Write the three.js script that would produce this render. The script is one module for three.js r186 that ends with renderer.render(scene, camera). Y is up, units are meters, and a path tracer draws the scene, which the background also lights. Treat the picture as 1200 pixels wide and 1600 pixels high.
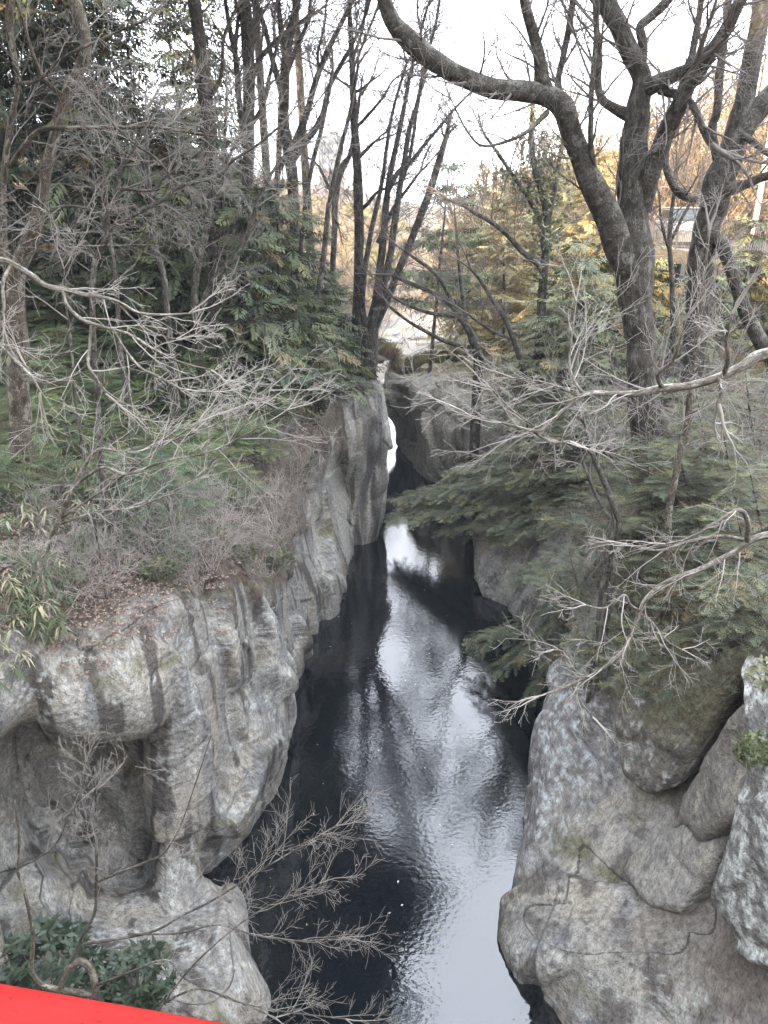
import * as THREE from 'three';
import { ImprovedNoise } from 'three/addons/math/ImprovedNoise.js';
import { mergeGeometries } from 'three/addons/utils/BufferGeometryUtils.js';
import { RoundedBoxGeometry } from 'three/addons/geometries/RoundedBoxGeometry.js';

// ---------------------------------------------------------------- camera, sky, sun, exposure
const scene = new THREE.Scene();
const EYE = 13, PITCH = THREE.MathUtils.degToRad(22), FOCAL = 1164;      // eye 13 m above the river, looking 22 degrees down
const camera = new THREE.PerspectiveCamera(2 * Math.atan(800 / FOCAL) * 180 / Math.PI, 768 / 1024, 0.05, 1500);
camera.position.set(0, EYE, 0);
camera.rotation.set(-PITCH, 0, 0);
scene.add(camera);

function makeSky() {                                                     // thin bright winter overcast, a little bluer overhead
  const w = 128, h = 64, data = new Float32Array(w * h * 4);
  for (let j = 0; j < h; j++) for (let i = 0; i < w; i++) {
    const el = (j + 0.5) / h * Math.PI - Math.PI / 2, t = Math.max(0, Math.sin(el)), k = (j * w + i) * 4;
    const f = Math.pow(t, 0.6), b = 1.75 - 0.1 * f;
    data[k] = b * (0.97 - 0.14 * f); data[k + 1] = b * (0.985 - 0.075 * f); data[k + 2] = b * 1.045; data[k + 3] = 1;
  }
  const t = new THREE.DataTexture(data, w, h, THREE.RGBAFormat, THREE.FloatType);
  t.mapping = THREE.EquirectangularReflectionMapping; t.magFilter = THREE.LinearFilter; t.minFilter = THREE.LinearFilter; t.needsUpdate = true;
  return t;
}
const skyTexture = makeSky();
scene.background = skyTexture; scene.environment = skyTexture;

// the sun stands low over an unseen mountain added behind the left shoulder, which keeps the near gorge in shade
const SUN_EL = THREE.MathUtils.degToRad(30), SUN_H = new THREE.Vector2(-0.5, 0.866);
const sun = new THREE.DirectionalLight(0xffe4bc, 4.2);
sun.name = 'sun';
sun.position.set(SUN_H.x * Math.cos(SUN_EL) * 200, Math.sin(SUN_EL) * 200, SUN_H.y * Math.cos(SUN_EL) * 200);
sun.castShadow = true;
sun.shadow.mapSize.set(4096, 4096); sun.shadow.radius = 1;
Object.assign(sun.shadow.camera, { left: -140, right: 140, top: 140, bottom: -140, near: 1, far: 600 });
scene.add(sun, sun.target);

scene.fog = new THREE.FogExp2(0xe8ecf2, 0.0008);                          // thin winter haze

const renderer = new THREE.WebGLRenderer({ antialias: true });
renderer.setSize(768, 1024);
renderer.toneMapping = THREE.LinearToneMapping;
renderer.toneMappingExposure = 3.6;
renderer.shadowMap.enabled = true;

// ---------------------------------------------------------------- helpers
const V = (x, y, z) => new THREE.Vector3(x, y, z);
const lerp = (a, b, t) => a + (b - a) * t, clamp = (x, a = 0, b = 1) => Math.min(b, Math.max(a, x));
const sstep = (a, b, x) => { const t = clamp((x - a) / (b - a)); return t * t * (3 - 2 * t); };
function rng(seed) { let s = seed >>> 0; return () => { s = (s + 0x6D2B79F5) >>> 0; let t = s; t = Math.imul(t ^ (t >>> 15), t | 1); t ^= t + Math.imul(t ^ (t >>> 7), t | 61); return ((t ^ (t >>> 14)) >>> 0) / 4294967296; }; }
const perlin = new ImprovedNoise();
const n3 = (x, y, z) => perlin.noise(x + 100.3, y + 57.1, z + 211.7);
function fbm(x, y, z, o = 4) { let a = 0.5, s = 0; for (let i = 0; i < o; i++) { s += a * n3(x, y, z); x *= 2.03; y *= 2.03; z *= 2.03; a *= 0.5; } return s; }
const ridge = (x, y, z, o = 4) => { let a = 0.5, s = 0; for (let i = 0; i < o; i++) { s += a * (1 - 2 * Math.abs(n3(x, y, z))); x *= 2.1; y *= 2.1; z *= 2.1; a *= 0.5; } return s; };
// a point of the survey: the sight line through a mark on the 1200 x 1600 plan of the view, cut by a height, a distance or a cross-section
const CP = Math.cos(PITCH), SP = Math.sin(PITCH);
function sight(px, py) { const u = (px - 600) / FOCAL, v = (800 - py) / FOCAL; return V(u, -SP + v * CP, -CP - v * SP); }
function P(px, py, o) { const d = sight(px, py), t = o.z !== undefined ? o.z / d.z : o.y !== undefined ? (o.y - EYE) / d.y : o.d; const p = d.multiplyScalar(t); p.y += EYE; p.depth = t; return p; }

const used = {};
function numbered(name) { const n = used[name] = (used[name] ?? -1) + 1; return n ? name + '_' + String(n).padStart(3, '0') : name; }
function tag(o, label, category, group, kind) { o.userData.label = label; o.userData.category = category; if (group) o.userData.group = group; if (kind) o.userData.kind = kind; return o; }
function thing(name, label, category, base, group) { const o = new THREE.Group(); o.name = numbered(name); o.position.copy(base); tag(o, label, category, group); scene.add(o); return o; }
function put(name, geometry, material, parent = scene) {
  const m = new THREE.Mesh(geometry, material); m.name = parent === scene ? numbered(name) : name; m.castShadow = m.receiveShadow = true; parent.add(m); return m;
}
function structure(name, geometry, material) { const m = put(name, geometry, material); m.userData.kind = 'structure'; return m; }
function worldOf(parent) { const p = V(0, 0, 0); for (let o = parent; o && o !== scene; o = o.parent) p.add(o.position); return p; }

class MB {                                                               // collects tubes and faces, in world coordinates
  constructor() { this.p = []; this.n = []; this.u = []; this.i = []; }
  get empty() { return !this.i.length; }
  tube(pts, rad, sides, capEnd = true) {
    const n = pts.length, base = this.p.length / 3; let T = V(0, 0, 0), N = null, B = V(0, 0, 0), len = 0;
    for (let k = 0; k < n; k++) {
      const a = pts[Math.max(0, k - 1)], b = pts[Math.min(n - 1, k + 1)];
      T.subVectors(b, a).normalize();
      if (!N) { N = Math.abs(T.y) < 0.9 ? V(0, 1, 0) : V(1, 0, 0); }
      N.addScaledVector(T, -N.dot(T)).normalize(); B.crossVectors(T, N);
      if (k) len += pts[k].distanceTo(pts[k - 1]);
      const circ = Math.max(0.05, 6.283 * rad[0]);
      for (let s = 0; s <= sides; s++) {
        const an = s / sides * Math.PI * 2, c = Math.cos(an), q = Math.sin(an), nx = N.x * c + B.x * q, ny = N.y * c + B.y * q, nz = N.z * c + B.z * q;
        this.p.push(pts[k].x + nx * rad[k], pts[k].y + ny * rad[k], pts[k].z + nz * rad[k]); this.n.push(nx, ny, nz); this.u.push(s / sides * circ, len);
      }
    }
    const w = sides + 1;
    for (let k = 0; k < n - 1; k++) for (let s = 0; s < sides; s++) { const a = base + k * w + s; this.i.push(a, a + 1, a + w, a + 1, a + w + 1, a + w); }
    if (capEnd && sides > 3) { const c = this.p.length / 3, e = pts[n - 1]; this.p.push(e.x + T.x * rad[n - 1] * 0.4, e.y + T.y * rad[n - 1] * 0.4, e.z + T.z * rad[n - 1] * 0.4); this.n.push(T.x, T.y, T.z); this.u.push(0, len); const a = base + (n - 1) * w; for (let s = 0; s < sides; s++) this.i.push(a + s, a + s + 1, c); }
  }
  leaf(p, dir, up, len, wid, fold = 0.25, droop = 0.2) {                 // a pointed blade, folded along its rib
    const side = V(0, 0, 0).crossVectors(dir, up).normalize(), nn = V(0, 0, 0).crossVectors(side, dir).normalize(), b = this.p.length / 3;
    const at = (t, s, h) => { const q = p.clone().addScaledVector(dir, len * t).addScaledVector(side, wid * s).addScaledVector(nn, len * h); this.p.push(q.x, q.y, q.z); this.n.push(nn.x, nn.y, nn.z); this.u.push(t, s); };
    at(0, 0, 0); at(0.45, -0.5, -droop * 0.2 + fold * 0.1); at(0.5, 0, -droop * 0.25); at(0.45, 0.5, -droop * 0.2 + fold * 0.1); at(1, 0, -droop);
    this.i.push(b, b + 2, b + 1, b, b + 3, b + 2, b + 1, b + 2, b + 4, b + 2, b + 3, b + 4);
  }
  geometry(origin) {
    const g = new THREE.BufferGeometry(), p = new Float32Array(this.p);
    if (origin) for (let k = 0; k < p.length; k += 3) { p[k] -= origin.x; p[k + 1] -= origin.y; p[k + 2] -= origin.z; }
    g.setAttribute('position', new THREE.BufferAttribute(p, 3)); g.setAttribute('normal', new THREE.BufferAttribute(new Float32Array(this.n), 3));
    g.setAttribute('uv', new THREE.BufferAttribute(new Float32Array(this.u), 2)); g.setIndex(this.i);
    return g;
  }
  build(name, material, parent) { return put(name, this.geometry(worldOf(parent)), material, parent); }
}
function catmull(pts, sub) {                                             // pts: arrays of numbers of equal length
  const out = [], n = pts.length, m = pts[0].length;
  for (let k = 0; k < n - 1; k++) {
    const a = pts[Math.max(0, k - 1)], b = pts[k], c = pts[k + 1], d = pts[Math.min(n - 1, k + 2)];
    for (let s = 0; s < sub; s++) {
      const t = s / sub, t2 = t * t, t3 = t2 * t, r = [];
      for (let j = 0; j < m; j++) r.push(0.5 * (2 * b[j] + (c[j] - a[j]) * t + (2 * a[j] - 5 * b[j] + 4 * c[j] - d[j]) * t2 + (3 * b[j] - a[j] - 3 * c[j] + d[j]) * t3));
      out.push(r);
    }
  }
  out.push(pts[n - 1].slice()); return out;
}
function tex(size, fn, srgb, repeat = 1) {                               // fn(u, v) -> [r, g, b] or a grey, 0..1
  const d = new Uint8Array(size * size * 4);
  for (let j = 0; j < size; j++) for (let i = 0; i < size; i++) { const c = fn(i / size, j / size), k = (j * size + i) * 4; for (let q = 0; q < 3; q++) d[k + q] = clamp(Array.isArray(c) ? c[q] : c) * 255; d[k + 3] = 255; }
  const t = new THREE.DataTexture(d, size, size); t.wrapS = t.wrapT = THREE.RepeatWrapping; t.magFilter = THREE.LinearFilter; t.minFilter = THREE.LinearMipmapLinearFilter; t.generateMipmaps = true;
  if (srgb) t.colorSpace = THREE.SRGBColorSpace; t.repeat.set(repeat, repeat); t.needsUpdate = true; return t;
}
const hash3 = (x, y, z, s) => { let h = Math.imul(x, 374761393) ^ Math.imul(y, 668265263) ^ Math.imul(z, 2147483647) ^ Math.imul(s, 1274126177); h = Math.imul(h ^ (h >>> 13), 1274126177); h ^= h >>> 16; return (h >>> 0) / 4294967296; };
const GX = new Float32Array(256), GY = new Float32Array(256); for (let k = 0; k < 256; k++) { GX[k] = Math.cos(k / 256 * 6.28318); GY[k] = Math.sin(k / 256 * 6.28318); }
function wrapNoise(x, y, P, s) {                                         // gradient noise that repeats after P cells
  const X = Math.floor(x), Y = Math.floor(y), fx = x - X, fy = y - Y, u = fx * fx * fx * (fx * (fx * 6 - 15) + 10), v = fy * fy * fy * (fy * (fy * 6 - 15) + 10);
  const g = (i, j) => { const k = (hash3((X + i) % P, (Y + j) % P, 7, s) * 256) | 0; return GX[k] * (fx - i) + GY[k] * (fy - j); };
  return lerp(lerp(g(0, 0), g(1, 0), u), lerp(g(0, 1), g(1, 1), u), v) * 1.3;
}
function tile(u, v, f, seed, o = 4) { let P = Math.max(2, Math.round(f)), a = 0.5, s = 0; for (let k = 0; k < o; k++) { s += a * wrapNoise(u * P, v * P, P, seed * 13 + k); P *= 2; a *= 0.5; } return s; }
const std = (o) => new THREE.MeshStandardMaterial({ roughness: 0.9, metalness: 0, ...o });
const lin = (r, g, b) => new THREE.Color().setRGB(r, g, b);
const mixTo = (c, r, g, b, t) => { c[0] = lerp(c[0], r, t); c[1] = lerp(c[1], g, t); c[2] = lerp(c[2], b, t); };
// ---------------------------------------------------------------- surface maps
const rockMap = tex(1024, (u, v) => { const a = tile(u, v, 22, 1, 5), b = tile(u, v, 110, 5, 3), s = tile(u, v, 60, 9, 3); const t = tile(u, v, 46, 17, 3); let g = 0.88 + a * 0.30 + b * 0.2; g += sstep(0.16, 0.24, s) * 0.10 - sstep(0.17, 0.25, -s) * 0.13 - sstep(0.2, 0.26, t) * 0.12; return [g, g * 0.99, g * 0.975]; }, true);
const rockBump = tex(1024, (u, v) => 0.5 + tile(u, v, 16, 3, 6) * 0.75 + Math.abs(tile(u, v, 40, 7, 3)) * -0.35, false);
const barkTone = (u, v) => { const st = tile(u, v, 14, 2, 4), fine = tile(u, v, 60, 4, 4), pat = tile(u, v, 8, 8, 5), mo = tile(u, v, 10, 15, 5); return { st, fine, pat, mo }; };
const barkMap = tex(1024, (u, v) => { const q = barkTone(u, v); let c = 0.62 + q.fine * 0.45 + q.st * 0.25; const out = [c, c * 0.97, c * 0.93]; mixTo(out, 0.95, 0.97, 0.94, sstep(0.10, 0.2, q.pat + q.fine * 0.35) * 0.75); mixTo(out, 0.38, 0.36, 0.28, sstep(0.12, 0.24, q.mo + q.fine * 0.3) * 0.8); return out; }, true);
const barkBump = tex(1024, (u, v) => { const q = barkTone(u, v); return 0.5 + q.fine * 0.5 + q.st * 0.2; }, false);
barkMap.repeat.set(0.55, 0.4); barkBump.repeat.set(0.55, 0.4);
const soilMap = tex(512, (u, v) => { const g = 0.7 + tile(u, v, 40, 11, 4) * 0.6 + tile(u, v, 120, 12, 2) * 0.5; return [g, g * 0.95, g * 0.9]; }, true);

// ---------------------------------------------------------------- the two banks: surfaces lofted through surveyed ribs
// a rib runs from under the water up the rock face, over the lip and back over the bank
const pz = (px, py, z) => P(px, py, { z }), py0 = (px, py, y = 0) => P(px, py, { y }), w3 = (x, y, z) => V(x, y, z);
const under = (p, k = 0.25) => V(p.x - Math.sign(p.x || 1) * -k, -1.6, p.z);
const leftRibs = [
  [w3(-7, 0, -1), w3(-7, 1, -1.2), w3(-7, 2, -1.4), w3(-7.3, 3, -1.6), w3(-7.5, 4.4, -1.8), w3(-7.4, 5.6, -1.8), w3(-7.8, 7, -2), w3(-8.6, 8.2, -2.2), w3(-10, 9, -2.5), w3(-14, 10, -3), w3(-24, 11, -5)],
  [w3(-4.9, 0, -6.0), py0(90, 1590, 1.7), py0(10, 1480, 2.0), pz(-10, 1320, -10.2), pz(-10, 1180, -10.6), pz(-10, 1145, -9.1), pz(0, 1012, -9.7), pz(-20, 900, -11), pz(-40, 760, -14.5), pz(-60, 650, -18), w3(-24, 11.5, -20)],
  [py0(402, 1600), py0(300, 1560, 1.2), py0(130, 1455, 1.5), pz(100, 1310, -12.0), pz(100, 1172, -12.3), pz(100, 1136, -9.9), pz(110, 1000, -10.6), pz(100, 890, -12.2), pz(80, 760, -15.8), pz(60, 650, -20), w3(-24, 12, -28)],
  [py0(388, 1500), py0(345, 1450, 0.9), py0(225, 1432, 1.0), pz(205, 1310, -12.1), pz(205, 1160, -12.2), pz(215, 1128, -10.5), pz(230, 955, -11.4), pz(220, 880, -13.2), pz(200, 760, -17), pz(180, 640, -22.5), w3(-24, 12, -34)],
  [py0(374, 1412), py0(345, 1398, 0.5), py0(285, 1405, 0.9), pz(258, 1295, -10.9), pz(268, 1165, -11.2), pz(285, 1080, -11.5), pz(310, 940, -12.5), pz(310, 880, -14.2), pz(330, 770, -18), pz(300, 620, -24.5), w3(-24, 12.5, -40)],
  [py0(330, 1366), py0(336, 1335, 0.6), py0(346, 1292, 1.3), pz(350, 1230, -12.3), pz(350, 1130, -12.7), pz(360, 1040, -13.1), pz(368, 938, -14.1), pz(380, 885, -15.6), pz(400, 780, -20), pz(390, 600, -27.5), w3(-24, 13, -45)],
  [py0(424, 1243), py0(427, 1205, 0.7), py0(430, 1160, 1.5), py0(428, 1105, 2.3), pz(420, 1040, -15.1), pz(425, 990, -15.8), pz(430, 930, -16.6), pz(440, 880, -18.2), pz(450, 780, -22), pz(440, 590, -30.5), w3(-24, 13, -50)],
  [py0(455, 1095), py0(456, 1062, 0.7), py0(457, 1025, 1.4), py0(455, 985, 2.2), pz(452, 945, -18.6), pz(450, 905, -19.2), pz(452, 860, -20), pz(455, 815, -21.4), pz(462, 730, -24.4), pz(460, 585, -32), w3(-24, 13, -53)],
  [py0(490, 985), py0(489, 960, 0.6), py0(487, 930, 1.3), py0(484, 897, 2.0), pz(478, 862, -21.9), pz(474, 825, -22.3), pz(472, 780, -23.2), pz(472, 740, -24.4), pz(474, 680, -26.4), pz(476, 575, -33.5), w3(-24, 13, -56)],
  [py0(520, 945), py0(518, 915, 0.7), py0(512, 880, 1.5), py0(502, 835, 2.4), pz(494, 790, -24.4), pz(489, 750, -24.8), pz(486, 700, -25.6), pz(488, 665, -27), pz(490, 630, -29), pz(488, 565, -35), w3(-24, 13, -58)],
  [py0(549, 872), py0(548, 835, 0.8), py0(541, 790, 1.7), py0(532, 748, 2.7), pz(523, 710, -27.5), pz(518, 670, -27.7), pz(514, 632, -28.1), pz(510, 608, -30), pz(506, 580, -33), pz(500, 545, -40), w3(-24, 13, -61)],
  [py0(556, 853), py0(558, 830, 0.6), py0(558, 795, 1.5), py0(560, 762, 2.3), pz(566, 722, -29.0), pz(562, 680, -28.6), pz(556, 618, -29.2), pz(550, 596, -31), pz(545, 570, -35), pz(530, 535, -44), w3(-24, 12, -64)],
  [py0(592, 832), py0(600, 806, 0.8), py0(605, 778, 1.7), pz(606, 745, -29.9), pz(600, 712, -30.3), pz(601, 662, -30.7), pz(596, 604, -31.8), pz(588, 586, -34.5), pz(580, 560, -40), pz(566, 538, -50), w3(-24, 11, -68)],
  [py0(599, 752), w3(-0.25, 1, -36.6), w3(-0.2, 2, -36.4), w3(-0.2, 2.8, -36.3), w3(-0.3, 3.5, -36.2), w3(-0.45, 4.3, -36.2), w3(-0.7, 4.9, -36.6), w3(-1.4, 5.2, -37.4), w3(-3, 5.4, -39), w3(-7, 5.6, -44), w3(-26, 9, -62)],
  [py0(598, 728), w3(-0.2, 1, -39.6), w3(-0.15, 2, -39.5), w3(-0.2, 2.6, -39.4), w3(-0.4, 3.2, -39.2), w3(-0.7, 3.8, -39), w3(-1.1, 4.3, -39), w3(-2, 4.7, -39.2), w3(-4, 5, -40), w3(-8, 5.3, -45), w3(-27, 8.5, -64)],
  [w3(-0.7, 0, -46), w3(-0.8, 0.7, -45.9), w3(-0.9, 1.3, -45.8), w3(-1.1, 1.9, -45.7), w3(-1.4, 2.4, -45.5), w3(-1.8, 2.9, -45.4), w3(-2.3, 3.3, -45.4), w3(-3, 3.7, -45.6), w3(-5, 4.2, -46.4), w3(-10, 4.8, -50), w3(-28, 8, -67)],
  [w3(-1.6, 0, -56), w3(-1.8, 0.4, -55.9), w3(-2, 0.8, -55.8), w3(-2.3, 1.2, -55.7), w3(-2.7, 1.6, -55.6), w3(-3.2, 1.9, -55.6), w3(-3.8, 2.2, -55.7), w3(-4.6, 2.6, -56), w3(-7, 3.2, -57), w3(-12, 3.8, -60), w3(-30, 7, -74)],
];
const rightRibs = [
  [w3(6, 0, -1), w3(6.3, 1, -1.2), w3(6.6, 2, -1.4), w3(7, 3.2, -1.6), w3(7.4, 4.4, -1.8), w3(7.9, 5.6, -2), w3(8.5, 7, -2.2), w3(9.4, 8.4, -2.5), w3(13, 10, -3), w3(24, 11.5, -4), w3(44, 13, -5)],
  [py0(905, 1615), py0(990, 1605, 0.9), py0(1090, 1590, 1.6), py0(1180, 1560, 2.3), py0(1235, 1490, 3.1), py0(1260, 1360, 4.3), w3(7.3, 6.0, -8.3), w3(8, 7.3, -9), w3(12, 9.2, -9.5), w3(24, 11, -10), w3(44, 13, -10)],
  [py0(803, 1530), py0(850, 1495, 0.7), py0(940, 1480, 1.3), py0(1050, 1430, 2.0), py0(1140, 1370, 2.7), py0(1190, 1230, 4.5), pz(1215, 1100, -9.9), pz(1240, 960, -10.8), w3(10.5, 8.6, -13), w3(24, 10.5, -14), w3(44, 12.5, -16)],
  [py0(790, 1432), py0(806, 1405, 0.55), py0(880, 1392, 1.2), py0(960, 1330, 1.95), py0(1050, 1265, 2.9), py0(1125, 1140, 4.5), pz(1165, 1030, -10.8), pz(1195, 880, -11.9), w3(9.8, 8.2, -15), w3(24, 10.2, -19), w3(44, 12.5, -24)],
  [py0(838, 1335), py0(829, 1240, 1.2), py0(838, 1150, 2.3), py0(865, 1092, 3.0), py0(905, 1067, 3.45), py0(965, 1045, 4.1), pz(1010, 950, -13.7), pz(1060, 850, -14.2), pz(1110, 715, -16), w3(22, 9.8, -26), w3(44, 12, -32)],
  [py0(850, 1190), w3(3.95, 1, -15.6), w3(4.1, 2, -15.7), w3(4.4, 2.9, -15.7), w3(4.7, 3.6, -15.6), w3(5, 4.3, -15.6), w3(5.45, 5.1, -15.7), w3(6, 6.2, -16), w3(7.3, 7.8, -17), w3(20, 9.4, -30), w3(44, 11.5, -38)],
  [w3(4.95, 0, -18), w3(5, 1, -18), w3(5.1, 2, -18), w3(5.25, 2.9, -18), w3(5.5, 3.7, -18), w3(5.8, 4.4, -18.1), w3(6.2, 5.2, -18.2), w3(6.7, 6.3, -18.4), w3(8.2, 7.8, -19), w3(19, 9.0, -33), w3(44, 11.5, -42)],
  [py0(806, 957), py0(817, 930, 0.7), py0(832, 898, 1.4), py0(848, 858, 2.3), py0(863, 822, 3.1), py0(882, 792, 3.8), py0(905, 760, 4.6), py0(935, 715, 5.7), w3(9.2, 7.4, -24), w3(18, 8.5, -36), w3(44, 11, -46)],
  [py0(745, 918), py0(739, 865, 0.9), py0(738, 822, 1.8), py0(750, 790, 2.6), py0(778, 775, 3.1), py0(805, 762, 3.7), py0(835, 740, 4.5), py0(870, 700, 5.5), w3(9, 7, -30), w3(17, 8, -40), w3(44, 11, -50)],
  [w3(4.6, 0, -29.6), w3(4.6, 0.9, -29.8), w3(4.7, 1.8, -30), w3(4.9, 2.5, -30), w3(5.1, 3.1, -30.1), w3(5.5, 3.7, -30.2), w3(6, 4.4, -30.5), w3(6.8, 5.3, -31), w3(9, 6.8, -34), w3(17, 7.8, -44), w3(44, 11, -54)],
  [py0(738, 762), pz(734, 735, -35.4), pz(728, 706, -35.3), pz(722, 678, -35.4), pz(719, 650, -35.7), pz(722, 622, -36.4), pz(742, 600, -37.8), pz(780, 570, -39.6), w3(9.5, 6.5, -40), w3(17, 7.5, -49), w3(44, 10.5, -58)],
  [py0(688, 752), pz(690, 726, -35.9), pz(690, 700, -35.7), pz(688, 670, -35.7), pz(690, 640, -36), pz(694, 614, -36.8), pz(712, 592, -38.6), pz(742, 568, -41), w3(9, 6, -43), w3(17, 7, -52), w3(44, 10, -62)],
  [py0(662, 742), pz(664, 716, -37.4), pz(662, 690, -37.4), pz(656, 664, -37.4), pz(656, 640, -37.6), pz(664, 612, -38.2), pz(688, 590, -40), pz(720, 566, -43), w3(8.5, 5.6, -46), w3(17, 6.8, -55), w3(44, 10, -65)],
  [py0(634, 712), pz(638, 690, -41.2), pz(640, 668, -41.2), pz(634, 645, -41.3), pz(628, 622, -41.5), pz(622, 596, -41.8), pz(640, 578, -43.5), pz(680, 562, -46), w3(8, 4.6, -50), w3(17, 6, -59), w3(44, 10, -69)],
  [py0(634, 698), pz(634, 682, -43), pz(630, 664, -42.8), pz(615, 644, -42.6), pz(600, 622, -42.6), pz(598, 590, -43), pz(610, 573, -44.4), w3(1.6, 3.4, -47), w3(5, 2.8, -51), w3(12, 3.8, -60), w3(44, 9, -76)],
  [w3(2.2, 0, -49), w3(2.2, 0.6, -49), w3(2.2, 1.2, -48.9), w3(2.1, 1.7, -48.8), w3(2.0, 2.2, -48.7), w3(2.1, 2.6, -48.8), w3(2.5, 2.8, -49.3), w3(3.2, 2.6, -50.4), w3(5, 2.2, -54), w3(12, 3.2, -64), w3(40, 8, -80)],
  [w3(4, 0, -56), w3(4.2, 0.3, -56.2), w3(4.5, 0.6, -56.4), w3(4.8, 0.9, -56.6), w3(5.1, 1.1, -56.8), w3(5.5, 1.3, -57), w3(6, 1.5, -57.4), w3(6.8, 1.7, -58), w3(9, 2, -60), w3(16, 3, -68), w3(40, 7, -86)],
];
const cells = { };                                                       // highest ground over a 0.25 m raster
function note(x, y, z) { const k = Math.round(x * 4) + ',' + Math.round(z * 4); const c = cells[k]; if (c === undefined || y > c) cells[k] = y; }

function axisUV(uv, k, x, y, z, nx, ny, nz, side) { if (Math.abs(ny) > 0.78) { uv[k * 2] = x / 2.2; uv[k * 2 + 1] = z / 2.2; } else { uv[k * 2] = (x + side * z) * 0.8 / 2.2; uv[k * 2 + 1] = y / 2.2; } }
function loft(ribs, subRow, subCol, paint, rough, side) {
  const rows = ribs.map(r => catmull([under(r[0]), ...r].map(p => [p.x, p.y, p.z]), subRow));
  const nR = rows[0].length, cols = []; // interpolate across the ribs
  for (let j = 0; j < nR; j++) cols.push(catmull(rows.map(r => r[j]), subCol));
  const nC = cols[0].length, p = new Float32Array(nR * nC * 3), uv = new Float32Array(nR * nC * 2), idx = [];
  for (let j = 0; j < nR; j++) for (let i = 0; i < nC; i++) { const q = cols[j][i], k = j * nC + i; p.set(q, k * 3); }
  for (let j = 0; j < nR - 1; j++) for (let i = 0; i < nC - 1; i++) { const a = j * nC + i; idx.push(a, a + 1, a + nC, a + 1, a + nC + 1, a + nC); }
  const g = new THREE.BufferGeometry(); g.setAttribute('position', new THREE.BufferAttribute(p, 3)); g.setIndex(idx); g.computeVertexNormals();
  const nn = g.attributes.normal.array.slice(); // displace along normals that point out of the ground
  let flip = 0; for (let i = 0; i < nC; i++) flip += nn[((nR - 6) * nC + i) * 3 + 1]; flip = flip < 0 ? -1 : 1;
  for (let k = 0; k < nR * nC; k++) {
    const r = Math.floor(k / nC) / subRow - 1, c = (k % nC) / subCol, x = p[k * 3], y = p[k * 3 + 1], z = p[k * 3 + 2];
    const d = rough(x, y, z, r, c) * flip;
    p[k * 3] += nn[k * 3] * d; p[k * 3 + 1] += nn[k * 3 + 1] * d; p[k * 3 + 2] += nn[k * 3 + 2] * d;
  }
  if (flip < 0) for (let k = 0; k < idx.length; k += 3) { const t = idx[k]; idx[k] = idx[k + 1]; idx[k + 1] = t; }
  g.setIndex(idx); g.computeVertexNormals();
  const col = new Float32Array(nR * nC * 3), c3 = [0, 0, 0];
  for (let k = 0; k < nR * nC; k++) axisUV(uv, k, p[k * 3], p[k * 3 + 1], p[k * 3 + 2], nn[k * 3], nn[k * 3 + 1], nn[k * 3 + 2], side);
  for (let k = 0; k < nR * nC; k++) { paint(c3, p[k * 3], p[k * 3 + 1], p[k * 3 + 2], Math.floor(k / nC) / subRow - 1, (k % nC) / subCol, g.attributes.normal.array[k * 3 + 1]); col.set(c3, k * 3); if (k % 2 === 0 || k / nC > nR * 0.6) note(p[k * 3], p[k * 3 + 1], p[k * 3 + 2]); }
  // fill the raster between vertices far from the face
  for (let j = 0; j < nR - 1; j++) for (let i = 0; i < nC - 1; i++) {
    const a = (j * nC + i) * 3, b = a + 3, c = a + nC * 3, d = c + 3, span = Math.max(Math.abs(p[d] - p[a]), Math.abs(p[d + 2] - p[a + 2]), Math.abs(p[c] - p[b]), Math.abs(p[c + 2] - p[b + 2])), m = Math.min(24, Math.ceil(span / 0.2));
    if (m > 1) for (let s = 0; s <= m; s++) for (let t = 0; t <= m; t++) { const e = s / m, f = t / m, L = q => lerp(lerp(p[a + q], p[b + q], e), lerp(p[c + q], p[d + q], e), f); note(L(0), L(1), L(2)); }
  }
  g.setAttribute('uv', new THREE.BufferAttribute(uv, 2)); g.setAttribute('color', new THREE.BufferAttribute(col, 3));
  g.userData = { nR, nC, subRow, subCol };
  return g;
}
function blocks(x, y, z, s) {                                            // jointed rock: every cell is a tilted facet; returns [height, closeness to a joint]
  const X = Math.floor(x), Y = Math.floor(y), Z = Math.floor(z); let d1 = 9, d2 = 9, h = 0, wt = 0;
  for (let i = -1; i <= 1; i++) for (let j = -1; j <= 1; j++) for (let k = -1; k <= 1; k++) {
    const a = X + i, b = Y + j, c = Z + k, px = a + hash3(a, b, c, s) - x, py = b + hash3(a, b, c, s + 1) - y, pz = c + hash3(a, b, c, s + 2) - z, d = Math.sqrt(px * px + py * py + pz * pz), w = Math.exp(-55 * d);
    h += w * ((hash3(a, b, c, s + 3) - 0.5) - px * (hash3(a, b, c, s + 4) - 0.5) * 1.2 - py * (hash3(a, b, c, s + 5) - 0.5) * 1.2 - pz * (hash3(a, b, c, s + 6) - 0.5) * 1.2); wt += w;
    if (d < d1) { d2 = d1; d1 = d; } else if (d < d2) d2 = d;
  }
  const g = 1 - Math.min(1, (d2 - d1) / 0.075); return [h / wt, g * g * 1.25];
}
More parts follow.
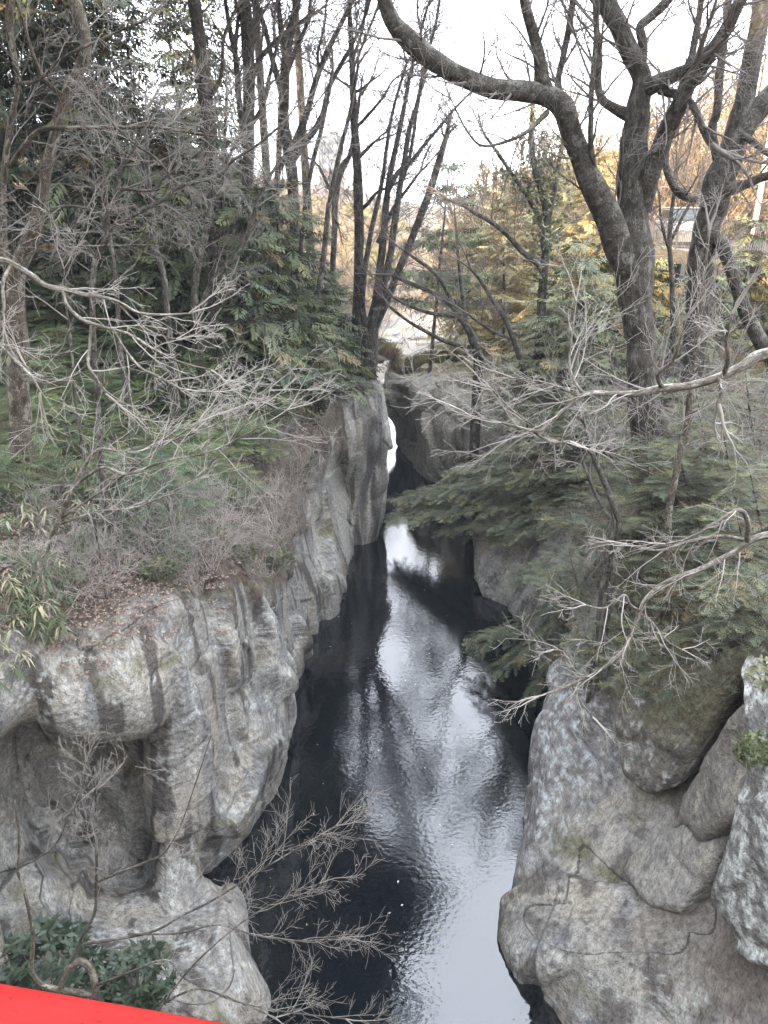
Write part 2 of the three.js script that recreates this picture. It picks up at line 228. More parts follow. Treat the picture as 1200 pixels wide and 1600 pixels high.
function rockRough(x, y, z, r, c, amp) {
  const face = 1 - sstep(6.2, 7.4, r), wx = x + 0.35 * n3(x * 0.6, y * 0.6, z * 0.6), wy = y + 0.35 * n3(x * 0.6 + 5, y * 0.6, z * 0.6), wz = z + 0.35 * n3(x * 0.6 + 9, y * 0.6, z * 0.6);
  const A = blocks(wx * 0.42, wy * 0.25 + wx * 0.1, wz * 0.42, 11), B = blocks(wx * 1.0, wy * 0.55 - wx * 0.2, wz * 1.0, 31);
  const flute = fbm(wx * 1.1, y * 0.13, wz * 1.1, 2) * 0.26, big = fbm(x * 0.3, y * 0.28, z * 0.3, 2) * 0.4;
  const fine = fbm(x * 4.2, y * 3.2, z * 4.2, 3) * 0.028 + fbm(x * 12, y * 10, z * 12, 2) * 0.012;
  return face * (A[0] * 0.6 - A[1] * 0.10 + B[0] * 0.12 - B[1] * 0.03 + flute + big + fine) * amp + (1 - face) * (fbm(x * 0.5, 0, z * 0.5, 4) * 0.5 + fbm(x * 3, y * 3, z * 3, 2) * 0.08);
}
function paintRock(c, x, y, z, ny, o = {}) {
  const a = fbm(x * 0.6, y * 0.6, z * 0.6, 3), b = fbm(x * 1.5 + 9, y * 0.3, z * 1.5, 4), s = fbm(x * 2.2, y * 0.2, z * 2.2 + 20, 4), sp = fbm(x * 8, y * 8, z * 8, 3), l = fbm(x * 1.1 + 30, y * 1.1, z * 1.1, 3);
  c[0] = 0.34; c[1] = 0.325; c[2] = 0.30;
  mixTo(c, 0.42, 0.375, 0.30, sstep(-0.05, 0.3, a) * 0.75);               // buff
  mixTo(c, 0.21, 0.215, 0.225, sstep(0.02, 0.28, b) * 0.75);              // slate
  mixTo(c, 0.08, 0.066, 0.058, sstep(0.06, 0.18, -s) * (o.stain ?? 0.7));             // seepage streaks
  mixTo(c, 0.52, 0.50, 0.455, sstep(0.12, 0.26, s) * 0.75 * (o.streak ?? 1)); // pale runs of lime
  mixTo(c, 0.56, 0.58, 0.56, sstep(0.05, 0.2, l) * sstep(0.03, 0.16, sp) * 0.7 * (o.lichen ?? 1)); // lichen
  mixTo(c, 0.10, 0.09, 0.08, sstep(0.05, 0.25, -l) * sstep(0.08, 0.2, -sp) * 0.6);  // dark lichen
  mixTo(c, 0.14, 0.135, 0.06, sstep(0.1, 0.35, fbm(x * 0.9 - 7, y * 0.9, z * 0.9, 3)) * sstep(0.15, 0.6, ny) * 0.8); // moss on ledges
  return c;
}
function paintSoil(c, x, y, z, t) {
  const a = fbm(x * 1.3, y, z * 1.3, 4), b = fbm(x * 5, y, z * 5, 3);
  const s = [0.115, 0.088, 0.066]; mixTo(s, 0.20, 0.155, 0.115, sstep(-0.05, 0.25, b)); mixTo(s, 0.085, 0.088, 0.045, sstep(0.08, 0.3, a) * 0.7);
  mixTo(c, ...s, t);
}
const cliffMat = std({ vertexColors: true, map: rockMap, bumpMap: rockBump, bumpScale: 0.05, roughness: 0.92 });
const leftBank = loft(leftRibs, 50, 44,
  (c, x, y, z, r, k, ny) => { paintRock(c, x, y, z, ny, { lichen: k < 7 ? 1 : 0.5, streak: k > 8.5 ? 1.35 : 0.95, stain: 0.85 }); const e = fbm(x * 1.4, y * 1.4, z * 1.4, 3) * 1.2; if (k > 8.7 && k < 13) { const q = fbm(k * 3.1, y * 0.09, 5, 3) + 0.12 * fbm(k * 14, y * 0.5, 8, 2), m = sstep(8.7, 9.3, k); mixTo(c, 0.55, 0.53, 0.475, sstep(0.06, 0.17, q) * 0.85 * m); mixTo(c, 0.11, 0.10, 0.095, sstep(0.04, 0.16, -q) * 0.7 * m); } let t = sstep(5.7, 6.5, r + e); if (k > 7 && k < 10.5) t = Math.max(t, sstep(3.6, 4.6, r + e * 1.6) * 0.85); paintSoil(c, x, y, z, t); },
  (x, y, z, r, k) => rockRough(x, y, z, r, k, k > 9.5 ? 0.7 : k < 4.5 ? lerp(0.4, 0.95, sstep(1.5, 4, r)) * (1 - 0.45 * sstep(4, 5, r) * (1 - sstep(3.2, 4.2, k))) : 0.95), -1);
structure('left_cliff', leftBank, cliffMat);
const rightBank = loft(rightRibs, 42, 40,
  (c, x, y, z, r, k, ny) => { paintRock(c, x, y, z, ny, { lichen: 0.9, streak: 0.6 }); const e = fbm(x * 1.4, y * 1.4, z * 1.4, 3) * 1.2; paintSoil(c, x, y, z, k > 8.5 ? 0.85 * sstep(6.6, 7.6, r + e) : sstep(4.9, 5.7, r + e)); if (k > 8.5) { mixTo(c, 0.42, 0.39, 0.33, 0.6 * (1 - sstep(5.5, 7, r))); mixTo(c, 0.31, 0.26, 0.14, sstep(5.2, 6.4, r + e * 1.3) * 0.8); } if (k > 3.1 && k < 4.9) { const m = sstep(3.1, 3.6, k) * (1 - sstep(4.6, 4.9, k)) * (1 - sstep(4.6, 5.4, r + e)); const q = fbm(x * 7, y * 6, z * 7 + 3, 4); mixTo(c, 0.25, 0.24, 0.245, 0.7 * m); mixTo(c, 0.56, 0.60, 0.60, sstep(0.05, 0.17, q) * 0.75 * m); mixTo(c, 0.10, 0.09, 0.09, sstep(0.14, 0.26, -q) * 0.5 * m); } if (k < 2.2) mixTo(c, 0.17, 0.14, 0.115, sstep(1.6, 3, r + e) * 0.7); },
  (x, y, z, r, k) => rockRough(x, y, z, r, k, k < 5 ? lerp(0.5, 0.75, Math.max(sstep(4.2, 5, k), sstep(5.4, 6.4, r))) : k > 8.5 ? 1.15 : 0.75), 1);
structure('right_cliff', rightBank, cliffMat);

// ---------------------------------------------------------------- the river
const ripple = tex(1024, (u, v) => 0.5 + tile(u, v, 18, 21, 2) * 0.45 + tile(u, v, 40, 27, 3) * 0.4, false);
ripple.repeat.set(1 / 4.2, 1 / 3.1);
const waterMat = new THREE.MeshPhysicalMaterial({ color: lin(0.004, 0.006, 0.008), roughness: 0.03, metalness: 0, ior: 1.95, bumpMap: ripple, bumpScale: 0.0026 });
{
  const g = new THREE.PlaneGeometry(30, 68); g.rotateX(-Math.PI / 2); g.translate(0, 0, -22);
  const p = g.attributes.position, uv = g.attributes.uv; for (let k = 0; k < p.count; k++) uv.setXY(k, p.getX(k), p.getZ(k));
  structure('river_water', g, waterMat);
}

// ---------------------------------------------------------------- the land beyond: one sheet out to the hills, and the unseen mountain added to shade the gorge
function landHeight(x, z) {
  const along = -SUN_H.x * x - SUN_H.y * z;                               // distance down-sun
  let h = -2.2;
  const near = sstep(-64, -60, z);                                        // under the two banks
  const leftUp = sstep(-17, -23, x) * (11.5 + Math.max(0, -x - 22) * 0.22 - sstep(-40, -85, z) * 4.5), rightUp = sstep(37, 43, x) * (12 + Math.max(0, x - 42) * 0.3 + sstep(-30, -70, z) * 5);
  const nearH = Math.max(h, leftUp - 2, rightUp - 1);
  const valley = Math.abs(x - 3 + 0.1 * (z + 60)), up = sstep(5, 22, valley) * 5.5 + Math.max(0, valley - 22) * 0.16;
  const hill = sstep(-78, -175, z) * 8 + sstep(-175, -330, z) * 5, rightHill = sstep(14, 46, x) * sstep(-48, -95, z) * 9;
  const farH = 0.15 + sstep(-62, -80, z) * 1.0 + up + hill * (0.75 + 0.25 * n3(x * 0.012, 0, z * 0.012)) + rightHill + fbm(x * 0.06, 3, z * 0.06, 3) * 2.2 * sstep(4, 12, valley);
  h = lerp(farH, nearH, near);
  const m = sstep(-4, -62, along) * sstep(-10, -40, Math.min(along, 0) + Math.min(0, x + 16) * 0.0 - 10);
  if (along < -10) h = Math.max(h, lerp(-2, SHADE_MOUNTAIN, m) + fbm(x * 0.03, 9, z * 0.03, 4) * 7 * m);
  return h;
}
const SHADE_MOUNTAIN = 63;
{
  const xs = [], zs = [];
  for (let x = -230; x <= 230; x += Math.abs(x) < 60 ? 1 : 5) xs.push(x);
  for (let z = 190; z >= -420; z -= z > -100 && z < 5 ? 1 : 5) zs.push(z);
  const p = new Float32Array(xs.length * zs.length * 3), col = new Float32Array(p.length), uv = new Float32Array(xs.length * zs.length * 2), idx = [], c = [0, 0, 0];
  zs.forEach((z, j) => xs.forEach((x, i) => {
    const k = j * xs.length + i, y = landHeight(x, z); p.set([x, y, z], k * 3); uv.set([x / 2, z / 2], k * 2);
    const a = fbm(x * 0.15, 1, z * 0.15, 4), b = fbm(x * 0.9, 4, z * 0.9, 3); c[0] = 0.23; c[1] = 0.185; c[2] = 0.125; mixTo(c, 0.29, 0.25, 0.15, sstep(-0.1, 0.3, a)); mixTo(c, 0.12, 0.105, 0.065, sstep(0.05, 0.35, b));
    const bed = (1 - sstep(4, 9, Math.abs(x - 3 + 0.1 * (z + 60)))) * sstep(-100, -84, z) * (1 - sstep(-60, -50, z)); mixTo(c, 0.5, 0.49, 0.46, bed);
    col.set(c, k * 3); if (Math.abs(x) < 60 && z < 5 && z > -100) for (let s = 0; s < 4; s++) for (let t = 0; t < 4; t++) note(x + s / 4, y, z - t / 4);
  }));
  for (let j = 0; j < zs.length - 1; j++) for (let i = 0; i < xs.length - 1; i++) { const a = j * xs.length + i, b = a + xs.length; idx.push(a, a + 1, b, a + 1, b + 1, b); }
  const g = new THREE.BufferGeometry(); g.setAttribute('position', new THREE.BufferAttribute(p, 3)); g.setAttribute('color', new THREE.BufferAttribute(col, 3)); g.setAttribute('uv', new THREE.BufferAttribute(uv, 2)); g.setIndex(idx); g.computeVertexNormals();
  structure('terrain', g, std({ vertexColors: true, map: soilMap, roughness: 1 }));
}
function groundY(x, z) {
  let best; for (let r = 0; r < 3 && best === undefined; r++) for (let i = -r; i <= r; i++) for (let j = -r; j <= r; j++) { const c = cells[(Math.round(x * 4) + i) + ',' + (Math.round(z * 4) + j)]; if (c !== undefined && (best === undefined || c > best)) best = c; }
  return best === undefined ? landHeight(x, z) : best;
}
function G(px, py, from = 6) {                                           // where the sight line meets the ground
  const d = sight(px, py); for (let t = from; t < 200; t += 0.1) { const x = d.x * t, y = EYE + d.y * t, z = d.z * t; if (y < groundY(x, z)) return V(x, groundY(x, z), z); } return V(d.x * 100, 10, d.z * 100);
}
// ---------------------------------------------------------------- materials of the plants
const barkOf = (r, g, b, bump = 0.02) => std({ color: lin(r, g, b), map: barkMap, bumpMap: barkBump, bumpScale: bump, roughness: 0.95 });
const M = {
  bark: barkOf(0.23, 0.21, 0.19, 0.03), darkBark: barkOf(0.22, 0.20, 0.185), greyBark: barkOf(0.27, 0.25, 0.225), paleBark: barkOf(0.55, 0.51, 0.46, 0.006), buffBark: barkOf(0.36, 0.315, 0.26),
  twig: std({ color: lin(0.17, 0.145, 0.125) }), paleTwig: std({ color: lin(0.40, 0.36, 0.315) }), greyTwig: std({ color: lin(0.27, 0.24, 0.21) }), tanTwig: std({ color: lin(0.30, 0.22, 0.14) }),
  fir: std({ color: 0xffffff, roughness: 0.75, side: THREE.DoubleSide }), leaf: std({ color: 0xffffff, roughness: 0.5, side: THREE.DoubleSide }), dry: std({ color: 0xffffff, roughness: 0.9, side: THREE.DoubleSide }),
};
// ---------------------------------------------------------------- limbs and twigs
function limbPath(ctrl, z, sub = 7, lump = 0.06) {                       // ctrl: [mark x, mark y, width in marks, (cross-section z)]
  const c = ctrl.map(q => { const p = P(q[0], q[1], { z: q[3] ?? z }); return [p.x, p.y, p.z, q[2] / 2 * p.depth / FOCAL]; });
  return finish(c, sub, lump);
}
function finish(c, sub, lump) {
  const s = catmull(c, sub), pts = [], rad = [];
  s.forEach((q, k) => { pts.push(V(q[0] + lump * q[3] * 2 * n3(q[1] * 1.3, q[2], k * 0.1), q[1], q[2] + lump * q[3] * 2 * n3(q[0], q[1] * 1.3, k * 0.1))); rad.push(Math.max(0.002, q[3] * (1 + lump * 0.9 * n3(q[0] * 0.9, q[1] * 1.1, q[2] * 0.9)))); });
  return { pts, rad };
}
function limb(parent, name, path, mat, sides = 9) { const mb = new MB(); mb.tube(path.pts, path.rad, sides); return mb.build(name, mat, parent); }
const tmpA = V(0, 0, 0);
function turned(d, angle, R, flat) {                                     // d turned by an angle about a random side axis; flat 1 keeps it level
  let ax = V(R() - 0.5, (R() - 0.5) * 1, R() - 0.5).cross(d).normalize();
  if (flat && R() < flat) ax = V(0, R() < 0.5 ? 1 : -1, 0).addScaledVector(V(R() - 0.5, R() - 0.5, R() - 0.5), 0.5).normalize();
  return d.clone().applyAxisAngle(ax, angle);
}
function twig(mb, p, d, len, r, lvl, R, o) {
  const n = lvl > 1 ? 6 : lvl > 0 ? 5 : 3, pts = [p.clone()], rad = [r], dir = d.clone(), q = p.clone(), zig = o.zig ?? 0.35;
  for (let k = 1; k <= n; k++) {
    dir.x += (R() - 0.5) * zig; dir.y += (R() - 0.5) * zig + (o.up ?? 0); dir.z += (R() - 0.5) * zig; dir.normalize();
    q.addScaledVector(dir, len / n); pts.push(q.clone()); rad.push(Math.max(o.min, r * (1 - 0.8 * k / n)));
  }
  mb.tube(pts, rad, lvl > 1 ? 5 : 3, false);
  if (lvl <= 0) return;
  const kids = Math.round((o.kids ?? 5) * (0.7 + R() * 0.6));
  for (let c = 0; c < kids; c++) {
    const t = 0.2 + 0.8 * (c + R()) / kids, k = Math.min(n - 1, Math.floor(t * n)), f = t * n - k, at = pts[k].clone().lerp(pts[k + 1], Math.min(1, f)), dd = tmpA.subVectors(pts[k + 1], pts[k]).normalize();
    twig(mb, at, turned(dd, 0.45 + R() * 0.6, R, o.flat), len * (0.38 + R() * 0.3) * (1.15 - t * 0.4), Math.max(o.min, rad[k] * 0.62), lvl - 1, R, o);
  }
}
function sprout(mb, path, o, R) {                                        // twigs along a limb
  const n = path.pts.length; let run = 0;
  for (let k = Math.floor(n * (o.from ?? 0.1)); k < n - 1; k++) {
    run += path.pts[k + 1].distanceTo(path.pts[k]);
    if (run < o.every * (0.6 + R() * 0.8)) continue; run = 0;
    const d = V(0, 0, 0).subVectors(path.pts[k + 1], path.pts[k]).normalize();
    twig(mb, path.pts[k], turned(d, (o.angle ?? 0.8) + (R() - 0.5) * 0.7, R, o.flat), o.len * (0.5 + R() * 0.8), Math.max(o.min, Math.min(path.rad[k] * 0.5, o.r ?? 1)), o.lvl ?? 2, R, o);
  }
  if (o.tip !== false) { const d = V(0, 0, 0).subVectors(path.pts[n - 1], path.pts[n - 3]).normalize(); for (let k = 0; k < (o.tips ?? 2); k++) twig(mb, path.pts[n - 1], turned(d, 0.25 * (1 + k), R, 0), o.len * 0.9, Math.max(o.min, path.rad[n - 1]), o.lvl ?? 2, R, o); }
}
// a leafless tree drawn from its surveyed limbs: the first is the trunk
function surveyedTree(name, label, z, limbs, o) {
  const R = rng(o.seed), first = limbPath(limbs[0], z, 8, o.lump ?? 0.08);
  const foot = first.pts[0].clone(); const gy = groundY(foot.x, foot.z);
  if (!o.noRoot && foot.y > gy - 0.15) { first.pts.unshift(V(foot.x, Math.min(gy, foot.y) - 0.25, foot.z)); first.rad.unshift(first.rad[0] * 1.15); }
  const t = thing(name, label, 'tree', V(foot.x, Math.min(gy, foot.y), foot.z), o.group), mb = new MB();
  limb(t, 'trunk', first, o.mat, o.sides ?? 12);
  if (o.trunkTwigs) sprout(mb, first, { ...o.twigs, from: o.trunkTwigs, tip: o.trunkTip !== false }, R);
  limbs.slice(1).forEach(l => { const p = limbPath(l, z, 7, o.lump ?? 0.08); limb(t, 'limb', p, o.mat, l[0][2] > 14 ? 10 : 7); sprout(mb, p, { ...o.twigs, from: 0.12 }, R); });
  if (!mb.empty) mb.build('twigs', o.twigMat ?? M.twig, t).userData.kind = 'stuff';
  return t;
}
// ---------------------------------------------------------------- leafy pieces that are set by the thousand
function sprayGeometry(seed, pairs, lenK, wid) {                         // a flat feathered spray of a fir or hemlock, 1 m long along x, facing y
  const R = rng(seed), mb = new MB(), up = V(0, 1, 0);
  mb.tube([V(0, 0, 0), V(0.5, 0.02, 0), V(1, -0.04, 0)], [0.010, 0.007, 0.003], 3, false);
  for (let k = 0; k < pairs; k++) for (const s of [-1, 1]) {
    const t = (k + 0.4 + R() * 0.4) / pairs, a = 0.85 - 0.25 * t + (R() - 0.5) * 0.3, l = lenK * (1.05 - t * 0.75) * (0.8 + R() * 0.4), d = V(Math.cos(a), (R() - 0.6) * 0.25, Math.sin(a) * s).normalize(), p = V(t, 0.02 - 0.05 * t * t, 0);
    const m = Math.max(2, Math.round(l / 0.12));
    for (let j = 0; j < m; j++) { const q = p.clone().addScaledVector(d, l * j / m); for (const e of [-1, 1]) { const b = a * s + e * (0.7 + R() * 0.3); mb.leaf(q, V(Math.cos(b), (R() - 0.5) * 0.5, Math.sin(b)).normalize(), up, 0.105 * (0.8 + R() * 0.5), wid, 0.2, 0.15); } }
    mb.leaf(p.clone().addScaledVector(d, l * 0.9), d, up, 0.09, wid, 0.2, 0.1);
  }
  return mb.geometry();
}
const SPRAYS = [sprayGeometry(11, 5, 0.42, 0.040), sprayGeometry(12, 6, 0.34, 0.038), sprayGeometry(13, 4, 0.5, 0.042)];
function simpleSpray(seed) {                                             // coarser, for trees farther off
  const R = rng(seed), mb = new MB();
  for (let k = 0; k < 16; k++) { const s = k % 2 ? 1 : -1, t = k / 16, a = s * (0.9 - 0.3 * t) + (R() - 0.5) * 0.3; mb.leaf(V(t, -0.06 * t * t, 0), V(Math.cos(a), (R() - 0.55) * 0.5, Math.sin(a)).normalize(), V(0, 1, 0), 0.36 * (1.1 - 0.7 * t) * (0.7 + R() * 0.6), 0.085, 0.2, 0.25); }
  return mb.geometry();
}
const FAR_SPRAYS = [simpleSpray(21), simpleSpray(22)];
function leafCluster(seed, n, len, wid, spread) {                        // a rosette of broad leaves at a twig end
  const R = rng(seed), mb = new MB(); mb.tube([V(0, 0, 0), V(0.3, 0.03, 0)], [0.02, 0.012], 3, false);
  for (let k = 0; k < n; k++) { const a = k * 2.4 + R() * 0.6, e = spread * (R() - 0.25); mb.leaf(V(0.1 + 0.25 * R(), 0.02, 0), V(Math.cos(a) * Math.cos(e) + 0.35, Math.sin(e), Math.sin(a) * Math.cos(e)).normalize(), V(0, 1, 0), len * (0.7 + R() * 0.5), wid * (0.8 + R() * 0.4), 0.3, 0.25); }
  return mb.geometry();
}
const BROAD = [leafCluster(31, 8, 0.62, 0.26, 0.9), leafCluster(32, 9, 0.55, 0.22, 1.1)];
const IVY = [leafCluster(33, 7, 0.55, 0.42, 1.6), leafCluster(34, 9, 0.5, 0.36, 1.8)];
function bambooGeometry(seed) {
  const R = rng(seed), mb = new MB();
  for (let c = 0; c < 4; c++) {
    const tip = V((R() - 0.5) * 0.5, 0.5 + R() * 0.4, (R() - 0.5) * 0.5), base = V((R() - 0.5) * 0.2, 0, (R() - 0.5) * 0.2); mb.tube([base, base.clone().lerp(tip, 0.5), tip], [0.006, 0.005, 0.004], 3, false);
    for (let k = 0; k < 6; k++) { const a = k * 1.2 + R(), e = 0.2 - R() * 0.7; mb.leaf(tip.clone().addScaledVector(V(0, -1, 0), R() * 0.12), V(Math.cos(a) * Math.cos(e), Math.sin(e), Math.sin(a) * Math.cos(e)), V(0, 1, 0), 0.26 + R() * 0.14, 0.045, 0.3, 0.45); }
  }
  return mb.geometry();
}
const BAMBOO = [bambooGeometry(41), bambooGeometry(42), bambooGeometry(43)];
class Spread {                                                           // collects placements of one small piece, then becomes one InstancedMesh per variant
  constructor(geos) { this.g = geos; this.m = geos.map(() => []); this.c = geos.map(() => []); this.k = 0; }
  add(p, dir, up, scale, color, sy = scale) {
    const x = dir.clone().normalize(), zz = V(0, 0, 0).crossVectors(x, up); if (zz.lengthSq() < 1e-6) zz.set(0, 0, 1); zz.normalize(); const y = V(0, 0, 0).crossVectors(zz, x);
    const m = new THREE.Matrix4().makeBasis(x.multiplyScalar(scale), y.multiplyScalar(sy), zz.multiplyScalar(scale)).setPosition(p), v = this.k++ % this.g.length; this.m[v].push(m); this.c[v].push(color);
  }
  build(name, mat, parent) {
    const o = parent === scene ? V(0, 0, 0) : worldOf(parent), out = [];
    this.g.forEach((g, v) => {
      const n = this.m[v].length; if (!n) return; const im = new THREE.InstancedMesh(g, mat, n); im.name = parent === scene ? numbered(name) : name; im.castShadow = im.receiveShadow = true; im.userData.kind = 'stuff';
      this.m[v].forEach((m, k) => { m.elements[12] -= o.x; m.elements[13] -= o.y; m.elements[14] -= o.z; im.setMatrixAt(k, m); im.setColorAt(k, this.c[v][k]); }); parent.add(im); out.push(im);
    });
    return out;
  }
}
const withered = (R, r, g, b, k) => R() < 0.06 ? tint(R, 0.2, 0.145, 0.08, 0.5) : R() < 0.2 ? tint(R, r * 1.35, g * 1.2, b * 0.9, k) : tint(R, r, g, b, k);
const tint = (R, r, g, b, k = 0.3) => { const f = 1 - k / 2 + R() * k, h = (R() - 0.5) * 0.2; return lin(r * f * (1 + h), g * f, b * f * (1 - h)); };
// a young fir or hemlock: stem, whorls of level branches and their sprays
function firTree(name, label, base, height, reach, o) {
  const R = rng(o.seed), t = thing(name, label, 'tree', base, o.group), lean = V((R() - 0.5) * 0.15 + (o.lean?.x ?? 0), 1, (R() - 0.5) * 0.15 + (o.lean?.z ?? 0)).normalize(), top = base.clone().addScaledVector(lean, height);
  const stem = new MB(); stem.tube([base.clone().addScaledVector(lean, -0.2), base.clone().lerp(top, 0.5), top], [height * (o.far ? 0.009 : 0.014) + 0.008, height * (o.far ? 0.0062 : 0.009) + 0.006, 0.004], 6); stem.build('trunk', o.bark ?? M.greyBark, t);
  whorls(t, base, lean, height, reach, o, R); return t;
}
function whorls(t, base, lean, height, reach, o, R) {
  const br = new MB(), sp = new Spread(o.far ? FAR_SPRAYS : SPRAYS), gap = o.gap ?? 0.32, from = o.from ?? 0.12, n = Math.max(3, Math.floor(height * (1 - from) / gap));
  for (let w = 0; w < n; w++) {
    const h = from + (1 - from) * (w + R() * 0.6) / n, q = base.clone().addScaledVector(lean, height * h), L = reach * Math.pow(1 - h, 0.75) * (0.75 + R() * 0.45) + 0.12, m = 4 + Math.floor(R() * 2.5), a0 = R() * 6;
    for (let k = 0; k < m; k++) {
      const a = a0 + k / m * 6.283 + (R() - 0.5) * 0.5, d = V(Math.cos(a), 0.12 - (o.droop ?? 0.15) + R() * 0.15, Math.sin(a)).normalize(), l = L * (0.7 + R() * 0.5), e = q.clone().addScaledVector(d, l); e.y -= l * l * (o.sag ?? 0.08);
      br.tube([q, q.clone().lerp(e, 0.5).add(V(0, l * 0.04, 0)), e], [0.006 + l * 0.006, 0.005 + l * 0.003, 0.003], 3, false);
      const step = o.step ?? 0.2, c = Math.max(1, Math.floor(l / step));
      for (let j = 0; j <= c; j++) { const f = j / c, pp = q.clone().lerp(e, 0.15 + 0.85 * f); for (const s of j === c ? [0] : [-1, 1]) { const dd = d.clone().applyAxisAngle(V(0, 1, 0), s * (0.7 + R() * 0.3)); dd.y += (R() - (o.far ? 0.75 : 0.6)) * (o.far ? 0.9 : 0.35); sp.add(pp, dd, V((R() - 0.5) * (o.far ? 2.2 : 0.9), 1, (R() - 0.5) * (o.far ? 2.2 : 0.9)), (o.spray ?? 0.34) * (0.7 + R() * 0.5), withered(R, ...(o.color ?? [0.055, 0.088, 0.05]), 0.9)); } }
    }
  }
  br.build('branches', M.twig, t).userData.kind = 'stuff'; sp.build('needles', M.fir, t);
}
// evergreen boughs that follow surveyed lines out over the river
function boughs(name, label, z, lines, o) {
  const R = rng(o.seed), p0 = P(lines[0][0][0], lines[0][0][1], { z: lines[0][0][3] ?? z }), g = groundY(p0.x, p0.z), t = thing(name, label, 'tree', V(p0.x, Math.min(g, p0.y), p0.z), o.group), sp = new Spread(SPRAYS);
  if (o.stem) { const tr = new MB(); const s = o.stem.map(q => V(...q)); s[0].y = groundY(s[0].x, s[0].z) - 0.2; tr.tube(catmull(s.map(q => [q.x, q.y, q.z]), 5).map(q => V(...q)), catmull(s.map((q, k) => [0.11 - 0.07 * k / (s.length - 1)]), 5).map(q => q[0]), 7); tr.build('trunk', M.darkBark, t); }
  for (const l of lines) {
    const path = limbPath(l, z, 8, 0.1); limb(t, 'limb', path, M.darkBark, 6); const n = path.pts.length;
    for (let k = 1; k < n; k++) {
      const f = k / (n - 1), d = V(0, 0, 0).subVectors(path.pts[k], path.pts[k - 1]).normalize(); d.y *= 0.4; d.normalize();
      for (const s of [-1, 1, 0]) {
        if (k < n - 1 && R() < (s === 0 ? 0.75 : 0.3)) continue;
        const dd = d.clone().applyAxisAngle(V(0, 1, 0), s * (0.6 + R() * 0.5)), L = (o.side ?? 0.9) * (0.35 + 0.65 * Math.sin(Math.PI * Math.min(1, f * 0.75 + 0.2))) * (0.5 + R() * 0.7), m = Math.max(1, Math.round(L / 0.2));
        for (let j = 0; j < m; j++) for (const e of [-1, 1]) { const q = path.pts[k].clone().addScaledVector(dd, L * (j + 0.2) / m); q.y += (R() - 0.5) * 0.3 - 0.14 * (j / m); const d2 = dd.clone().applyAxisAngle(V(0, 1, 0), e * (0.5 + R() * 0.4)); d2.y += (R() - 0.7) * 0.5; sp.add(q, d2, V((R() - 0.5) * 1.1, 1, (R() - 0.5) * 1.1), (o.spray ?? 0.34) * (0.55 + R() * 0.6), withered(R, ...(o.color ?? [0.085, 0.115, 0.085]), 1.0)); }
      }
    }
  }
  sp.build('needles', M.fir, t); return t;
}
function bareShrub(name, label, base, height, n, o) {
  const R = rng(o.seed), t = thing(name, label, 'shrub', base, o.group), mb = new MB();
  for (let k = 0; k < n; k++) { const a = R() * 6.283, s = o.splay ?? 0.6, d = V(Math.cos(a) * s * R() + (o.lean?.x ?? 0), 1, Math.sin(a) * s * R() + (o.lean?.z ?? 0)).normalize(); twig(mb, base.clone().add(V((R() - 0.5) * 0.2, -0.08, (R() - 0.5) * 0.2)), d, height * (0.6 + R() * 0.5), o.r ?? 0.012, o.lvl ?? 2, R, { min: o.min ?? 0.003, kids: o.kids ?? 6, zig: 0.4, up: o.up ?? 0.02 }); }
  mb.build('stems', o.mat ?? M.greyTwig, t).userData.kind = 'stuff'; return t;
}
